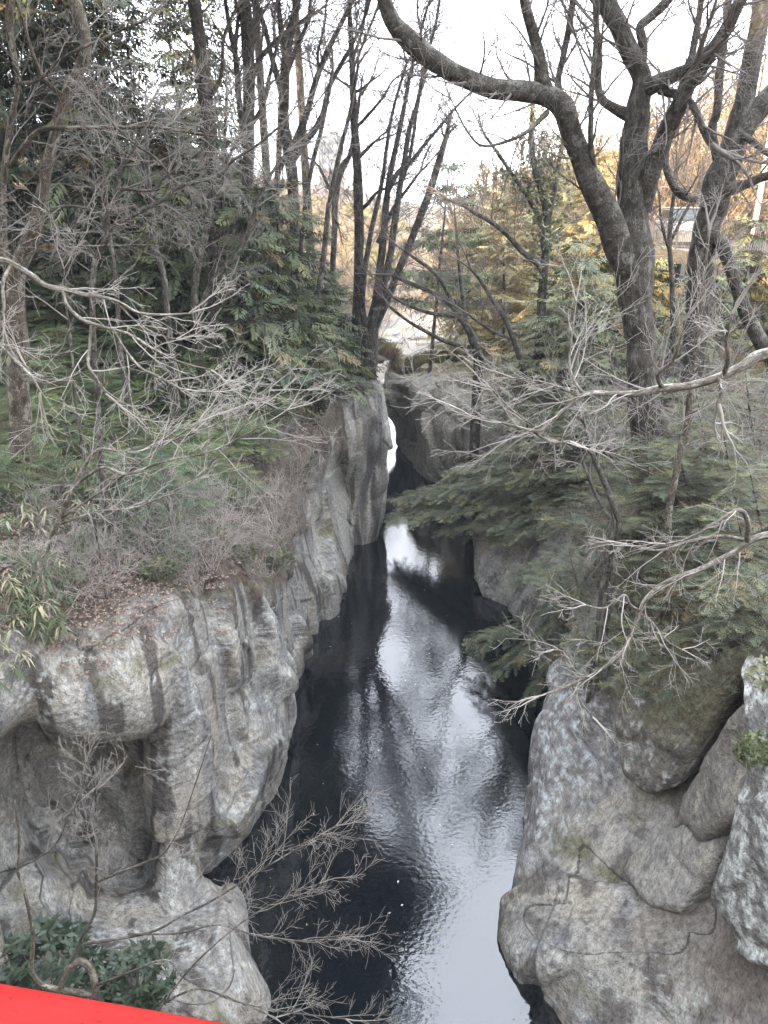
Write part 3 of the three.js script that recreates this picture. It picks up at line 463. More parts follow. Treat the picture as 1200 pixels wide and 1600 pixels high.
// ---------------------------------------------------------------- the large leafless trees
const near = { min: 0.004, kids: 5, zig: 0.36, lvl: 2 };
surveyedTree('broadleaf_tree', 'massive dark forked leafless tree with a long limb arching left', -16.2, [
  [[1020, 735, 65.7], [1016, 690, 56.0], [1010, 640, 48.7], [1004, 580, 45.0], [998, 510, 46.3], [992, 450, 56.0], [988, 405, 58.4], [986, 350, 49.9], [986, 290, 45.0], [990, 230, 40.2], [998, 175, 35.3], [1000, 120, 30.4], [984, 80, 29.2], [968, 45, 28.0], [952, 10, 29.5], [938, -40, 27.5], [925, -110, 26.9], [915, -200, 17.5]],
  [[1004, 500, 26.8, -16.2], [986, 435, 40.2, -16.1], [962, 375, 43.8, -16.0], [940, 320, 40.2, -15.9], [916, 265, 35.3, -15.8], [896, 215, 32.8, -15.7], [880, 172, 34.1, -15.6], [855, 150, 30.4, -15.5], [815, 142, 29.5, -15.4], [770, 138, 29.5, -15.2], [722, 121, 30.2, -15], [680, 96, 29.5, -14.9], [642, 66, 30.1, -14.8], [614, 36, 26.1, -14.7], [600, 0, 22.9, -14.6], [590, -50, 20.6, -14.5], [570, -140, 14.2, -14.4], [545, -260, 7.9, -14.2]],
  [[850, 146, 26.9, -15.5], [845, 110, 21.4, -15.5], [834, 60, 19.0, -15.5], [820, 5, 16.7, -15.4], [808, -60, 13.5, -15.4], [790, -170, 6.3, -15.3]],
  [[876, 160, 15.8, -15.7], [872, 125, 10.3, -15.8], [880, 85, 10.3, -15.9], [890, 40, 10.3, -16], [897, -10, 9.5, -16], [905, -90, 4.8, -16.1]],
  [[1000, 110, 19.0], [1004, 70, 15.8], [1001, 42, 14.2], [1018, 26, 14.2], [1040, 5, 15.0], [1062, -30, 12.7], [1090, -120, 6.3]],
  [[984, 180, 20.6], [962, 170, 15.8], [942, 156, 13.5], [934, 128, 11.9], [936, 90, 10.3], [932, 45, 9.5], [929, 0, 7.9], [925, -70, 4.8]],
  [[1008, 140, 26.9], [1030, 128, 23.8, -15.8], [1052, 118, 20.6, -15.5], [1072, 108, 15.8, -15.3], [1090, 95, 11.1, -15]],
  [[1004, 330, 27.5], [1018, 270, 28.5, -16], [1036, 215, 28.5, -15.8], [1056, 175, 26.9, -15.6], [1074, 135, 26.1, -15.4], [1094, 105, 24.6, -15.2], [1112, 80, 22.9, -15], [1132, 50, 20.6, -14.9], [1150, 15, 19.0, -14.8], [1166, -30, 15.8, -14.7], [1190, -130, 7.9, -14.5]],
  [[1048, 200, 14.2, -15.7], [1068, 150, 11.9, -15.8], [1076, 110, 11.1, -15.9], [1084, 70, 11.1, -16], [1092, 30, 10.3, -16], [1098, -20, 8.7, -16]],
  [[1030, 140, 14.2, -15.8], [1068, 152, 12.7, -15.5], [1086, 172, 11.9, -15.3], [1100, 205, 11.1, -15.1], [1110, 225, 9.5, -15]],
  [[930, 275, 9.5, -15.8], [922, 220, 8.7, -15.5], [924, 170, 7.9, -15.4], [927, 110, 7.9, -15.3], [932, 50, 7.1, -15.3], [935, -20, 5.6, -15.3]],
  [[855, 175, 9.5, -15.4], [830, 200, 7.1, -15.1], [800, 218, 5.6, -14.9], [755, 228, 4.0, -14.7], [730, 205, 3.1, -14.5], [705, 155, 2.3, -14.3]],
], { seed: 101, mat: M.bark, twigMat: M.twig, sides: 18, lump: 0.13, trunkTwigs: 0.62, twigs: { ...near, len: 1.6, every: 0.24, r: 0.026, flat: 0, up: 0.03, lvl: 2, kids: 5 } });
surveyedTree('broadleaf_tree', 'leafless double-trunked tree beside the right edge, in front of the fence', -18.5, [
  [[1078, 690, 40], [1082, 600, 34], [1086, 520, 36], [1092, 450, 38], [1100, 390, 38], [1112, 330, 42], [1126, 280, 46], [1142, 230, 40], [1158, 175, 32], [1172, 115, 28], [1182, 60, 28], [1188, 10, 30], [1194, -50, 24], [1200, -150, 14]],
  [[1136, 250, 36], [1160, 205, 36], [1190, 165, 34], [1222, 130, 30], [1260, 90, 22], [1300, 20, 12]],
  [[1118, 305, 18], [1140, 298, 17, -18.2], [1165, 288, 15, -18], [1195, 276, 14, -17.8], [1230, 270, 12, -17.5]],
  [[1112, 310, 14], [1085, 312, 12, -18.2], [1062, 302, 12, -18], [1050, 285, 12, -18], [1040, 255, 10, -18.1], [1045, 215, 9, -18.2]],
  [[1096, 410, 22], [1118, 370, 20, -18.2], [1134, 400, 19, -18], [1148, 440, 19, -18], [1170, 500, 22, -18], [1205, 560, 22, -18.1]],
  [[1122, 260, 14], [1112, 205, 13, -18.2], [1120, 175, 12, -18.1], [1124, 120, 13, -18], [1132, 60, 12, -18], [1138, 10, 11, -18], [1145, -60, 8, -18]],
  [[1150, 205, 12], [1175, 220, 10, -18], [1200, 240, 8, -17.6]],
], { seed: 102, mat: M.bark, twigMat: M.twig, lump: 0.12, trunkTwigs: 0.55, twigs: { ...near, len: 1.4, every: 0.4, r: 0.025, up: 0.03 } });
surveyedTree('slender_tree', 'thin crooked pale stem hanging below the big forked tree', -12.6, [
  [[1047, 858, 9], [1045, 800, 11], [1055, 745, 11], [1062, 710, 12], [1074, 665, 12], [1080, 610, 12], [1088, 550, 10], [1094, 490, 9], [1100, 430, 7], [1108, 360, 5]],
], { seed: 103, mat: M.buffBark, twigMat: M.greyTwig, sides: 8, trunkTwigs: 0.3, twigs: { ...near, len: 0.8, every: 0.35, min: 0.004 } });
for (const [k, l] of [[[968, 815, 9], [945, 755, 9], [928, 715, 8], [918, 680, 7], [912, 660, 5], [880, 632, 3]], [[954, 812, 7], [930, 770, 6], [912, 725, 5], [904, 700, 4], [872, 690, 3]]].entries())
  surveyedTree('slender_tree', ['thicker of two slim leaning grey stems above the right rocks', 'thinner of two slim leaning grey stems above the right rocks'][k], -13.2, [l], { seed: 104 + k, mat: M.greyBark, twigMat: M.greyTwig, sides: 7, trunkTwigs: 0.25, twigs: { ...near, len: 1.1, every: 0.3, min: 0.004, flat: 0.4 } });

// the pale boughs that reach in from trees standing outside the view
const paleTwigs = { min: 0.0021, kids: 4, zig: 0.36, lvl: 2, flat: 0.3 };
surveyedTree('pale_tree', 'whitish leafless bough sweeping in horizontally from the right above the evergreens', -8.6, [
  [[1420, 1000, 34], [1400, 850, 32], [1360, 700, 30], [1300, 610, 27], [1240, 560, 23], [1190, 555, 20], [1160, 572, 16], [1120, 590, 14], [1075, 603, 13], [1030, 607, 12], [995, 615, 11], [955, 615, 9], [915, 616, 9], [882, 640, 7], [852, 668, 6], [833, 673, 5], [790, 662, 3.5], [735, 650, 2.5]],
  [[1035, 606, 8], [1028, 585, 7, -8.4], [1050, 565, 6, -8.2], [1062, 535, 4, -8.1], [1070, 500, 3, -8]],
  [[912, 616, 6], [895, 590, 4, -8.8], [890, 560, 4, -9], [894, 520, 3, -9.1], [900, 470, 2, -9.2]],
  [[1130, 588, 9], [1138, 560, 8, -8.4], [1135, 530, 6, -8.3], [1145, 490, 4, -8.2]],
  [[1120, 590, 8], [1128, 605, 8, -8.4], [1122, 630, 7, -8.4]],
  [[830, 672, 4], [860, 690, 5, -8.8], [890, 690, 4, -9]], [[905, 620, 4], [860, 600, 3, -9], [800, 590, 2, -9.2]],
  [[840, 670, 4], [800, 640, 3, -8.8], [770, 610, 2, -8.9]],
], { seed: 111, mat: M.paleBark, twigMat: M.paleTwig, sides: 9, noRoot: false, trunkTwigs: 0.5, lump: 0.05, twigs: { ...paleTwigs, len: 0.85, every: 0.17, r: 0.009 } });
surveyedTree('pale_tree', 'whitish leafless bough hanging down from the right edge toward the lichen rocks', -8.2, [
  [[1440, 1150, 28], [1400, 1000, 26], [1330, 880, 20], [1260, 840, 16], [1200, 836, 12], [1170, 847, 11], [1138, 868, 10], [1092, 890, 9], [1042, 910, 9], [1012, 933, 8], [1000, 955, 7], [990, 982, 7], [975, 1014, 6], [942, 1044, 5], [905, 1064, 5], [870, 1078, 4], [842, 1088, 3]],
  [[1168, 846, 9], [1168, 815, 8, -8], [1155, 797, 7, -7.9], [1120, 815, 5, -7.9], [1080, 840, 4, -8], [1040, 850, 3, -8.2]],
  [[1170, 846, 6], [1130, 838, 6, -8.4], [1080, 845, 5, -8.5], [1030, 860, 4, -8.6], [980, 850, 3, -8.7]],
  [[1000, 955, 5], [985, 945, 4, -8.1], [975, 930, 4, -8], [945, 950, 3, -7.9], [915, 945, 2, -7.9]],
  [[998, 958, 5], [1020, 975, 4, -8.2], [1040, 1000, 3, -8.3], [1065, 1015, 2, -8.4]],
  [[920, 1058, 4], [900, 1050, 4, -8.1], [880, 1020, 3, -8.1], [865, 1015, 2, -8]],
  [[895, 1070, 4], [903, 1090, 3.5, -8.2], [925, 1120, 2.5, -8.3]],
], { seed: 112, mat: M.paleBark, twigMat: M.paleTwig, sides: 8, trunkTwigs: 0.3, lump: 0.05, twigs: { ...paleTwigs, len: 0.62, every: 0.24, r: 0.008 } });
surveyedTree('pale_tree', 'white leafless bough spreading in from the left edge across the big trunk', -7.6, [
  [[-190, 800, 26], [-150, 640, 24], [-110, 500, 18], [-50, 420, 12], [0, 406, 9], [30, 419, 10], [52, 432, 9], [72, 446, 8], [98, 452, 8], [122, 458, 7], [150, 463, 6], [182, 470, 5], [215, 488, 4.5], [250, 492, 4], [295, 490, 3]],
  [[98, 452, 7], [104, 475, 6, -7.5], [125, 497, 6, -7.4], [150, 508, 6, -7.4], [185, 517, 5, -7.4], [205, 524, 5, -7.4], [240, 545, 4, -7.4], [280, 565, 3, -7.4], [330, 578, 2.5, -7.4]],
  [[143, 506, 5, -7.4], [140, 540, 5, -7.3], [138, 570, 4.5, -7.2], [150, 590, 4, -7.2], [165, 615, 3, -7.2]],
  [[178, 515, 4, -7.4], [195, 545, 4, -7.3], [220, 575, 4, -7.2], [250, 590, 4, -7.2], [285, 608, 3, -7.2], [330, 612, 2.5, -7.2]],
  [[18, 414, 7], [5, 440, 6, -7.4], [6, 480, 5, -7.3], [2, 500, 4, -7.3]], [[-50, 500, 6], [0, 540, 5, -7.2], [25, 565, 5, -7.1], [50, 588, 4, -7], [62, 612, 3, -7]],
  [[180, 470, 4], [210, 500, 3, -7.6], [240, 520, 3, -7.7], [275, 530, 2, -7.8]], [[140, 570, 4, -7.3], [100, 592, 3, -7.4], [60, 598, 2.5, -7.5], [40, 570, 2, -7.6]],
], { seed: 113, mat: M.paleBark, twigMat: M.paleTwig, sides: 8, trunkTwigs: 0.35, lump: 0.05, twigs: { ...paleTwigs, len: 0.62, every: 0.25, r: 0.007 } });
// a pale spreading bush-like tree low on the left bank
surveyedTree('pale_tree', 'low pale leafless tree fanning its twigs over the left cliff edge', -10.4, [
  [[60, 880, 7], [95, 810, 7], [120, 750, 6], [150, 705, 6], [185, 704, 5], [215, 706, 4], [260, 690, 4], [320, 670, 3], [380, 640, 2.5], [420, 610, 2]],
  [[80, 840, 6], [110, 770, 5, -10.2], [152, 734, 5, -10], [175, 733, 5, -10], [200, 740, 4, -10], [260, 720, 4, -9.9], [330, 705, 3, -9.9], [400, 670, 2.5, -9.9], [450, 640, 2, -9.9]],
  [[95, 810, 5], [140, 780, 4, -10.2], [190, 745, 4, -10.1], [250, 700, 3, -10], [310, 660, 3, -10]], [[90, 820, 5], [150, 800, 4, -10.6], [220, 790, 3, -10.8], [300, 750, 3, -11], [360, 690, 2.5, -11], [400, 640, 2, -11]],
], { seed: 114, mat: M.paleBark, twigMat: M.paleTwig, sides: 6, trunkTwigs: 0.2, lump: 0.05, twigs: { ...paleTwigs, len: 0.95, every: 0.26, r: 0.007 } });

// left bank, nearer trees
surveyedTree('broadleaf_tree', 'thick rough trunk with peeling bark at the left edge', -14.5, [
  [[34, 720, 32], [32, 660, 31], [30, 600, 32], [27, 540, 31], [24, 480, 28], [26, 430, 25], [42, 385, 26], [58, 340, 22], [70, 280, 17], [82, 220, 15], [100, 155, 17], [122, 112, 18], [133, 72, 18], [124, 25, 20], [108, -30, 20], [90, -120, 14], [80, -220, 8]],
  [[22, 450, 18], [8, 400, 14], [4, 330, 11], [8, 260, 10], [15, 200, 9], [28, 130, 8], [14, 40, 12], [25, -40, 10]],
  [[100, 150, 9], [75, 130, 7, -14.2], [55, 95, 6, -14], [38, 40, 5, -13.8], [25, 0, 4, -13.6]],
  [[16, 260, 8], [30, 240, 8, -14], [60, 205, 7, -13.8], [110, 200, 7, -13.6], [180, 200, 6, -13.5], [240, 198, 5, -13.5], [300, 208, 4, -13.5], [350, 215, 3, -13.5]],
  [[26, 130, 6], [60, 125, 5, -14], [100, 90, 5, -13.7], [160, 60, 4, -13.6], [230, 30, 3, -13.5]],
], { seed: 121, mat: M.buffBark, twigMat: M.greyTwig, sides: 14, lump: 0.12, trunkTwigs: 0.45, twigs: { ...near, len: 1.2, every: 0.55, min: 0.0034, r: 0.012, kids: 5 } });
surveyedTree('slender_tree', 'slim S-curved grey tree on the left bank with a long bough reaching right', -12.8, [
  [[158, 730, 11], [156, 680, 10], [152, 620, 9], [148, 560, 9], [145, 500, 9], [144, 450, 9], [149, 408, 10], [160, 385, 10], [169, 368, 9], [176, 355, 8], [198, 342, 7], [232, 324, 7], [262, 308, 6], [280, 292, 6], [312, 283, 5.5], [345, 272, 5], [365, 250, 4.5], [400, 228, 4], [440, 195, 3]],
  [[168, 370, 8], [165, 345, 8], [172, 325, 7], [186, 297, 7], [185, 275, 6], [190, 258, 5], [205, 240, 4], [220, 210, 3]],
  [[188, 296, 5], [205, 296, 5], [225, 298, 5], [245, 295, 4], [255, 280, 4], [280, 262, 3.5], [310, 240, 3], [340, 215, 2]],
  [[150, 405, 6], [143, 392, 5], [120, 384, 4], [107, 380, 4], [110, 365, 3.5], [120, 348, 3]],
  [[170, 350, 5], [150, 330, 4], [110, 322, 4], [82, 328, 4], [65, 345, 3], [40, 360, 3]],
  [[270, 300, 5], [262, 270, 4], [240, 245, 4], [210, 225, 3.5], [185, 202, 3]],
], { seed: 122, mat: M.greyBark, twigMat: M.greyTwig, sides: 8, lump: 0.06, trunkTwigs: 0.25, twigs: { ...near, len: 0.9, every: 0.22, min: 0.003, r: 0.008, kids: 5 } });
surveyedTree('slender_tree', 'forked pale-grey tree standing among ferny firs on the left bank', -23, [
  [[312, 556, 14], [308, 510, 13], [305, 470, 12], [306, 435, 12], [313, 395, 11], [323, 355, 10], [331, 315, 9], [337, 290, 8], [345, 272, 6], [360, 240, 5], [380, 200, 4]],
  [[310, 500, 11], [320, 465, 10], [333, 440, 10], [346, 423, 9], [368, 400, 9], [382, 375, 8], [394, 345, 7], [405, 310, 6], [425, 270, 5], [450, 235, 4]],
], { seed: 123, mat: M.greyBark, twigMat: M.greyTwig, sides: 9, trunkTwigs: 0.3, twigs: { ...near, len: 1.6, every: 0.42, min: 0.005, r: 0.02 } });
const slims = [
  ['thin grey stem behind the S-curved tree', -19, [[185, 520, 7], [183, 460, 7], [178, 410, 6], [172, 365, 5], [165, 300, 4], [160, 240, 3]]],
  ['mossy leaning stem left of the forked pale tree', -21, [[260, 470, 9], [256, 430, 9], [246, 400, 9], [241, 365, 8], [238, 330, 7], [232, 270, 6], [228, 180, 5]]],
  ['straight thin stem close right of the forked pale tree', -24, [[341, 545, 7], [343, 470, 7], [345, 400, 6], [347, 330, 6], [350, 250, 5], [354, 150, 4]]],
  ['slim pale sapling in front of the ferny firs', -11.6, [[116, 615, 4], [113, 560, 4], [108, 510, 4], [102, 470, 3], [100, 420, 2]]],
  ['thin leaning stem at the left cliff edge above the streaked rock', -27, [[452, 600, 9], [455, 550, 9], [462, 480, 8], [468, 420, 8], [474, 350, 8], [482, 290, 7], [492, 240, 7], [505, 190, 6], [520, 110, 5]]],
  ['grey stem rising behind the cliff-edge stem', -28.5, [[472, 570, 9], [490, 500, 9], [500, 440, 9], [508, 380, 9], [514, 320, 8], [524, 270, 8], [534, 225, 7], [548, 170, 6], [560, 100, 5]]],
];
slims.forEach(([label, z, l], k) => surveyedTree('slender_tree', label, z, [l], { seed: 130 + k, mat: M.greyBark, twigMat: k === 3 ? M.paleTwig : M.greyTwig, sides: 7, trunkTwigs: 0.3, twigs: { ...near, len: 1.1, every: 0.55, min: 0.00025 * -z, r: 0.012 } }));

// darker trees behind, against the sky
const back = { kids: 5, zig: 0.4, lvl: 2, up: 0.06 };
const tallA = surveyedTree('tall_tree', 'tall dark trunk leaning left against the sky, left of the upright lichen-grey trunk', -24, [
  [[336, 520, 24], [336, 400, 22], [334, 300, 22], [329, 220, 22], [322, 150, 21], [314, 80, 20], [306, 20, 20], [298, -40, 18], [285, -160, 14], [275, -300, 8]],
  [[322, 160, 8], [345, 120, 6, -23.5], [350, 60, 5, -23], [370, 10, 4, -23]],
], { seed: 141, mat: M.darkBark, trunkTwigs: 0.45, twigs: { ...back, len: 2.2, every: 0.5, min: 0.009, r: 0.04 } });
const tallB = surveyedTree('tall_tree', 'tall upright lichen-grey trunk standing against the sky', -25, [
  [[384, 540, 20], [384, 430, 18], [386, 330, 18], [388, 240, 18], [389, 160, 19], [388, 90, 20], [384, 30, 20], [380, -30, 18], [375, -150, 14], [372, -300, 8]],
  [[386, 200, 10], [372, 150, 9], [370, 100, 9], [360, 50, 8], [350, -10, 6]], [[384, 250, 8], [374, 170, 7], [368, 90, 7], [372, 30, 6], [378, -30, 4]],
  [[388, 150, 9], [402, 100, 8], [420, 75, 7], [440, 55, 6]], [[390, 200, 8], [408, 170, 7], [420, 125, 6], [432, 75, 5]],
], { seed: 142, mat: M.darkBark, trunkTwigs: 0.5, twigs: { ...back, len: 2.2, every: 0.5, min: 0.0095, r: 0.04 } });
const forked = surveyedTree('forked_tree', 'dark tree dividing into a wide V above the left cliff', -31, [
  [[466, 560, 20], [464, 470, 18], [462, 390, 17], [460, 330, 17], [457, 280, 18], [452, 240, 19], [446, 205, 16], [444, 160, 15], [446, 110, 15], [452, 60, 14], [462, 15, 12], [470, -40, 10], [480, -175, 7]],
  [[455, 245, 16], [466, 215, 14], [478, 180, 11], [488, 145, 10], [500, 108, 9], [516, 70, 8], [534, 35, 7], [552, 0, 6], [575, -50, 5]],
  [[458, 250, 12], [478, 220, 11], [495, 198, 10], [506, 172, 9], [512, 145, 8], [525, 115, 7], [545, 80, 6], [565, 40, 5]],
  [[446, 165, 11], [436, 130, 10], [426, 95, 9], [414, 45, 8], [400, 0, 8], [390, -50, 6]], [[446, 100, 9], [440, 60, 9], [436, 20, 8], [430, -30, 7]],
  [[448, 115, 8], [465, 70, 7], [480, 35, 6], [488, -20, 5]], [[497, 112, 5], [497, 80, 4.5], [506, 45, 4], [510, 0, 3.5]],
  [[452, 245, 9], [436, 265, 10], [432, 300, 9], [428, 350, 9]],
], { seed: 143, mat: M.darkBark, trunkTwigs: 0.6, twigs: { ...back, len: 1.8, every: 0.36, min: 0.0085, r: 0.03 } });
const knobbly = surveyedTree('tall_tree', 'straight knobbly trunk with short side snags in the middle of the view', -33, [
  [[556, 570, 18], [558, 500, 16], [560, 430, 15], [561, 370, 15], [560, 310, 15], [557, 250, 14], [554, 190, 12], [551, 130, 10], [549, 70, 9], [546, 15, 7], [544, -40, 6.5], [540, -205, 5]],
  [[562, 330, 6], [575, 318, 6], [590, 300, 5], [610, 292, 4]], [[558, 250, 6], [572, 235, 5], [585, 222, 4]], [[554, 145, 5], [566, 138, 4], [578, 128, 3]], [[552, 240, 5], [538, 252, 5], [526, 275, 5], [520, 330, 5]],
  [[552, 140, 4], [530, 125, 3.5], [505, 108, 3]], [[556, 200, 5], [575, 180, 5], [600, 150, 4], [615, 125, 3], [645, 105, 2.5]], [[552, 90, 5], [565, 50, 5], [572, 10, 4.5], [580, -40, 4]], [[553, 105, 4], [575, 50, 4], [587, 20, 4]],
], { seed: 144, mat: M.darkBark, trunkTwigs: 0.3, twigs: { ...back, len: 1.5, every: 0.4, min: 0.0085, r: 0.02 } });
surveyedTree('fan_tree', 'many-stemmed tree fanning out of the cliff head beside the waterfall pool', -32, [
  [[574, 580, 30], [576, 550, 27], [580, 515, 22], [588, 470, 14], [594, 420, 12], [600, 360, 11], [604, 310, 10], [612, 260, 9], [622, 215, 8], [632, 165, 7], [640, 120, 6], [655, 60, 5], [668, 10, 4]],
  [[580, 515, 14], [596, 460, 12], [608, 405, 11], [616, 350, 11], [624, 300, 10], [632, 250, 9], [640, 200, 8], [652, 160, 7], [664, 100, 6], [680, 40, 5], [690, -20, 4]],
  [[582, 520, 13], [600, 480, 12], [622, 425, 12], [645, 368, 12], [662, 325, 12], [676, 285, 12], [686, 250, 11], [691, 233, 10]],
  [[606, 300, 8], [622, 270, 8], [645, 250, 7], [660, 230, 6], [690, 195, 5], [715, 165, 4], [740, 140, 3]], [[576, 540, 14], [566, 480, 10], [570, 420, 9], [580, 360, 8], [596, 290, 7], [604, 230, 6], [612, 180, 5], [635, 100, 4]],
  [[616, 345, 8], [626, 290, 7], [640, 245, 6], [648, 195, 5], [658, 140, 4], [672, 80, 3]], [[590, 380, 7], [612, 330, 6], [640, 290, 5], [655, 270, 4]],
], { seed: 145, mat: M.darkBark, trunkTwigs: 0.4, twigs: { ...back, len: 1.7, every: 0.36, min: 0.008, r: 0.02 } });
const mids = [
  ['dark stem leaning between the wide V tree and the middle trunk', -36, [[[512, 560, 10], [518, 460, 9], [522, 380, 9], [524, 320, 9], [530, 280, 8], [545, 245, 7], [555, 200, 6], [562, 150, 5]], [[524, 310, 6], [512, 290, 5], [498, 260, 4], [480, 245, 3]]]],
  ['thin dark stem left of the wide V tree', -36, [[[424, 500, 10], [428, 400, 9], [432, 300, 10], [436, 240, 9], [437, 180, 7], [440, 120, 5], [446, 60, 4]]]],
  ['crooked leafless tree over the far right cliff, limbs sweeping left', -31, [[[748, 560, 16], [735, 520, 12], [718, 495, 10], [700, 472, 9], [682, 460, 8], [660, 450, 7], [635, 440, 6], [612, 430, 4]], [[720, 500, 8], [705, 470, 7], [690, 440, 7], [672, 420, 6], [650, 405, 5], [630, 390, 4]], [[712, 495, 7], [690, 492, 6], [668, 488, 6], [640, 478, 5], [615, 465, 4]], [[745, 545, 8], [700, 535, 7], [660, 515, 6], [635, 500, 5], [610, 480, 4]], [[730, 510, 7], [722, 460, 6], [716, 400, 5], [712, 350, 4]]]],
  ['ivy-clad leafless tree with a long limb leaning left, centre right', -29, [[[846, 500, 16], [848, 450, 14], [852, 400, 13], [855, 360, 12], [852, 320, 11], [840, 280, 10], [832, 240, 9], [830, 200, 8], [834, 150, 6], [838, 90, 4]], [[850, 390, 9], [842, 340, 8], [826, 310, 8], [812, 290, 7], [795, 265, 6], [775, 235, 5], [760, 215, 4]], [[856, 350, 9], [866, 300, 8], [872, 260, 7], [880, 220, 6], [890, 180, 5]], [[842, 415, 8], [815, 392, 9], [790, 365, 8], [765, 345, 8], [745, 335, 7], [725, 322, 5], [700, 312, 4]]]],
  ['short leafless tree standing over the far right cliff beside the hemlock', -27, [[[828, 620, 12], [812, 560, 9], [790, 500, 8], [770, 470, 7], [752, 440, 6], [735, 420, 4]], [[800, 530, 6], [775, 520, 5], [750, 505, 4], [730, 490, 3]]]],
];
mids.push(['thin leafless tree screening the parked car on the road terrace', -24, [[[1052, 520, 9], [1050, 440, 8], [1046, 370, 7], [1052, 310, 6], [1060, 250, 5], [1072, 190, 4]], [[1047, 380, 5], [1066, 340, 5], [1085, 305, 4], [1100, 260, 3]], [[1048, 400, 5], [1034, 350, 4], [1030, 300, 3]]]]);
mids.forEach(([label, z, l], k) => surveyedTree('leafless_tree', label, z, l, { seed: 150 + k, mat: M.darkBark, sides: 8, trunkTwigs: 0.35, twigs: { ...back, len: 1.4, every: 0.4, min: 0.008, r: 0.018, up: k === 2 ? 0.02 : 0.05 } }));

// needle crowns added on the bare trunks above the view, darkening the river's reflection
const addedCrown = { far: true, gap: 0.32, from: 0, step: 0.4, spray: 1.5, droop: 0.02, sag: 0.01, color: [0.05, 0.07, 0.04] };
whorls(tallA, P(292, -110, { z: -24 }), V(0.08, 1, 0.06).normalize(), 10, 5.2, addedCrown, rng(146));
whorls(tallB, P(378, -170, { z: -25 }), V(0.1, 1, 0.1).normalize(), 9, 4.6, addedCrown, rng(147));
whorls(forked, P(480, -160, { z: -31 }), V(0.05, 1, 0.05).normalize(), 9, 4.6, addedCrown, rng(148));
whorls(knobbly, P(540, -190, { z: -33 }), V(-0.1, 1, 0).normalize(), 8, 3.6, addedCrown, rng(149));
// ---------------------------------------------------------------- tall conifers behind the left bank; their crowns stand above the view and shade the water
function conifer(label, x, z, height, reach, seed, o = {}) {
  return firTree('cedar_tree', label, V(x, groundY(x, z), z), height, reach, { seed, far: true, gap: 0.62, from: 0.2, step: 0.62, spray: 1.15, droop: 0.3, sag: 0.05, color: [0.085, 0.105, 0.062], bark: M.darkBark, group: 'dark conifers behind the left bank', ...o });
}
const cedarLabel = 'dark green conifer in the wood behind the left bank';
[[-9.6, -27, 19, 2.9], [-14.5, -24, 15, 3.2], [-12.6, -33, 24, 3.2], [-17.5, -31, 22, 3.6], [-8.2, -37, 17, 2.6], [-20, -38, 25, 3.8], [-15.2, -41, 20, 3.2], [-10.5, -46, 17, 2.8], [-24, -33, 20, 3.6], [-22, -46, 22, 3.6], [-18.6, -22.5, 14, 3.2], [-28, -42, 24, 4], [-11.8, -28, 15, 3], [-13.5, -27.5, 12, 3.2], [-9.2, -32, 12, 2.8], [-16.5, -27, 14, 3.2], [-19.5, -27, 17, 3.4], [-12, -38, 16, 3], [-7.6, -42, 13, 2.8]].forEach(([x, z, h, r], k) => conifer(cedarLabel, x, z, h, r, 200 + k, { from: 0.08 + 0.1 * ((k * 7) % 3) }));
// evergreens added for their high unseen crowns, which darken the river's reflection
conifer('added unseen conifer with a dark crown high above the left near cliff', -10.6, -16.5, 23, 7.5, 231, { from: 0.52, gap: 0.34, step: 0.45, spray: 1.4, group: undefined });
conifer('added unseen conifer with a dark crown beside the bridge, above the left alcove', -8.2, -7.5, 21, 6, 232, { from: 0.48, gap: 0.34, step: 0.45, spray: 1.4, group: undefined });
conifer('slim straight conifer added behind the knobbly trunk for its unseen crown above the view', -3.6, -40, 27, 4.6, 233, { from: 0.64, gap: 0.34, step: 0.45, spray: 1.5, droop: 0.02, sag: 0.01, group: undefined });
conifer('slim straight conifer added behind the V-shaped tree for its unseen crown above the view', -6.2, -44, 29, 5, 234, { from: 0.64, gap: 0.34, step: 0.45, spray: 1.5, droop: 0.02, sag: 0.01, group: undefined });
// ---------------------------------------------------------------- young firs and hemlocks under them
const youngLeft = 'feathery young fir in the green thicket on the left bank';
const RL = rng(77);
[[60, 640, 1.6], [110, 620, 1.9], [170, 650, 1.5], [215, 600, 2.0], [265, 640, 1.5], [320, 640, 1.7], [30, 700, 1.3], [120, 700, 1.2], [205, 700, 1.1], [350, 590, 1.9], [90, 560, 2.4], [240, 550, 2.6], [380, 560, 2.2], [420, 575, 1.8], [15, 600, 2.4], [300, 700, 1.0], [160, 560, 2.6], [385, 650, 1.0], [60, 520, 3.2], [330, 530, 3.0], [430, 540, 2.4], [330, 730, 0.9], [370, 760, 0.8], [290, 740, 1.0], [410, 700, 0.9], [250, 760, 0.9], [190, 740, 0.9], [350, 680, 1.1], [420, 640, 1.1], [150, 760, 0.8], [60, 740, 0.9], [400, 620, 1.3], [20, 760, 0.9]].forEach(([x, y, h], k) =>
  firTree('young_fir', youngLeft, G(x, y + 25), h * 1.25, h * 0.85, { seed: 300 + k, group: 'young firs on the left bank', color: k % 3 ? [0.115, 0.155, 0.068] : [0.14, 0.185, 0.085], gap: 0.17, step: 0.16, spray: 0.42 }));
firTree('young_fir', 'bright green bushy fir just above the left rock face', G(270, 850), 2.0, 1.25, { seed: 330, color: [0.075, 0.125, 0.062], gap: 0.2, spray: 0.36, from: 0.05 });
firTree('young_fir', 'low green fir touching the edge of the left rock face', G(215, 790), 1.5, 1.0, { seed: 331, color: [0.07, 0.115, 0.06], gap: 0.2, from: 0.05 });
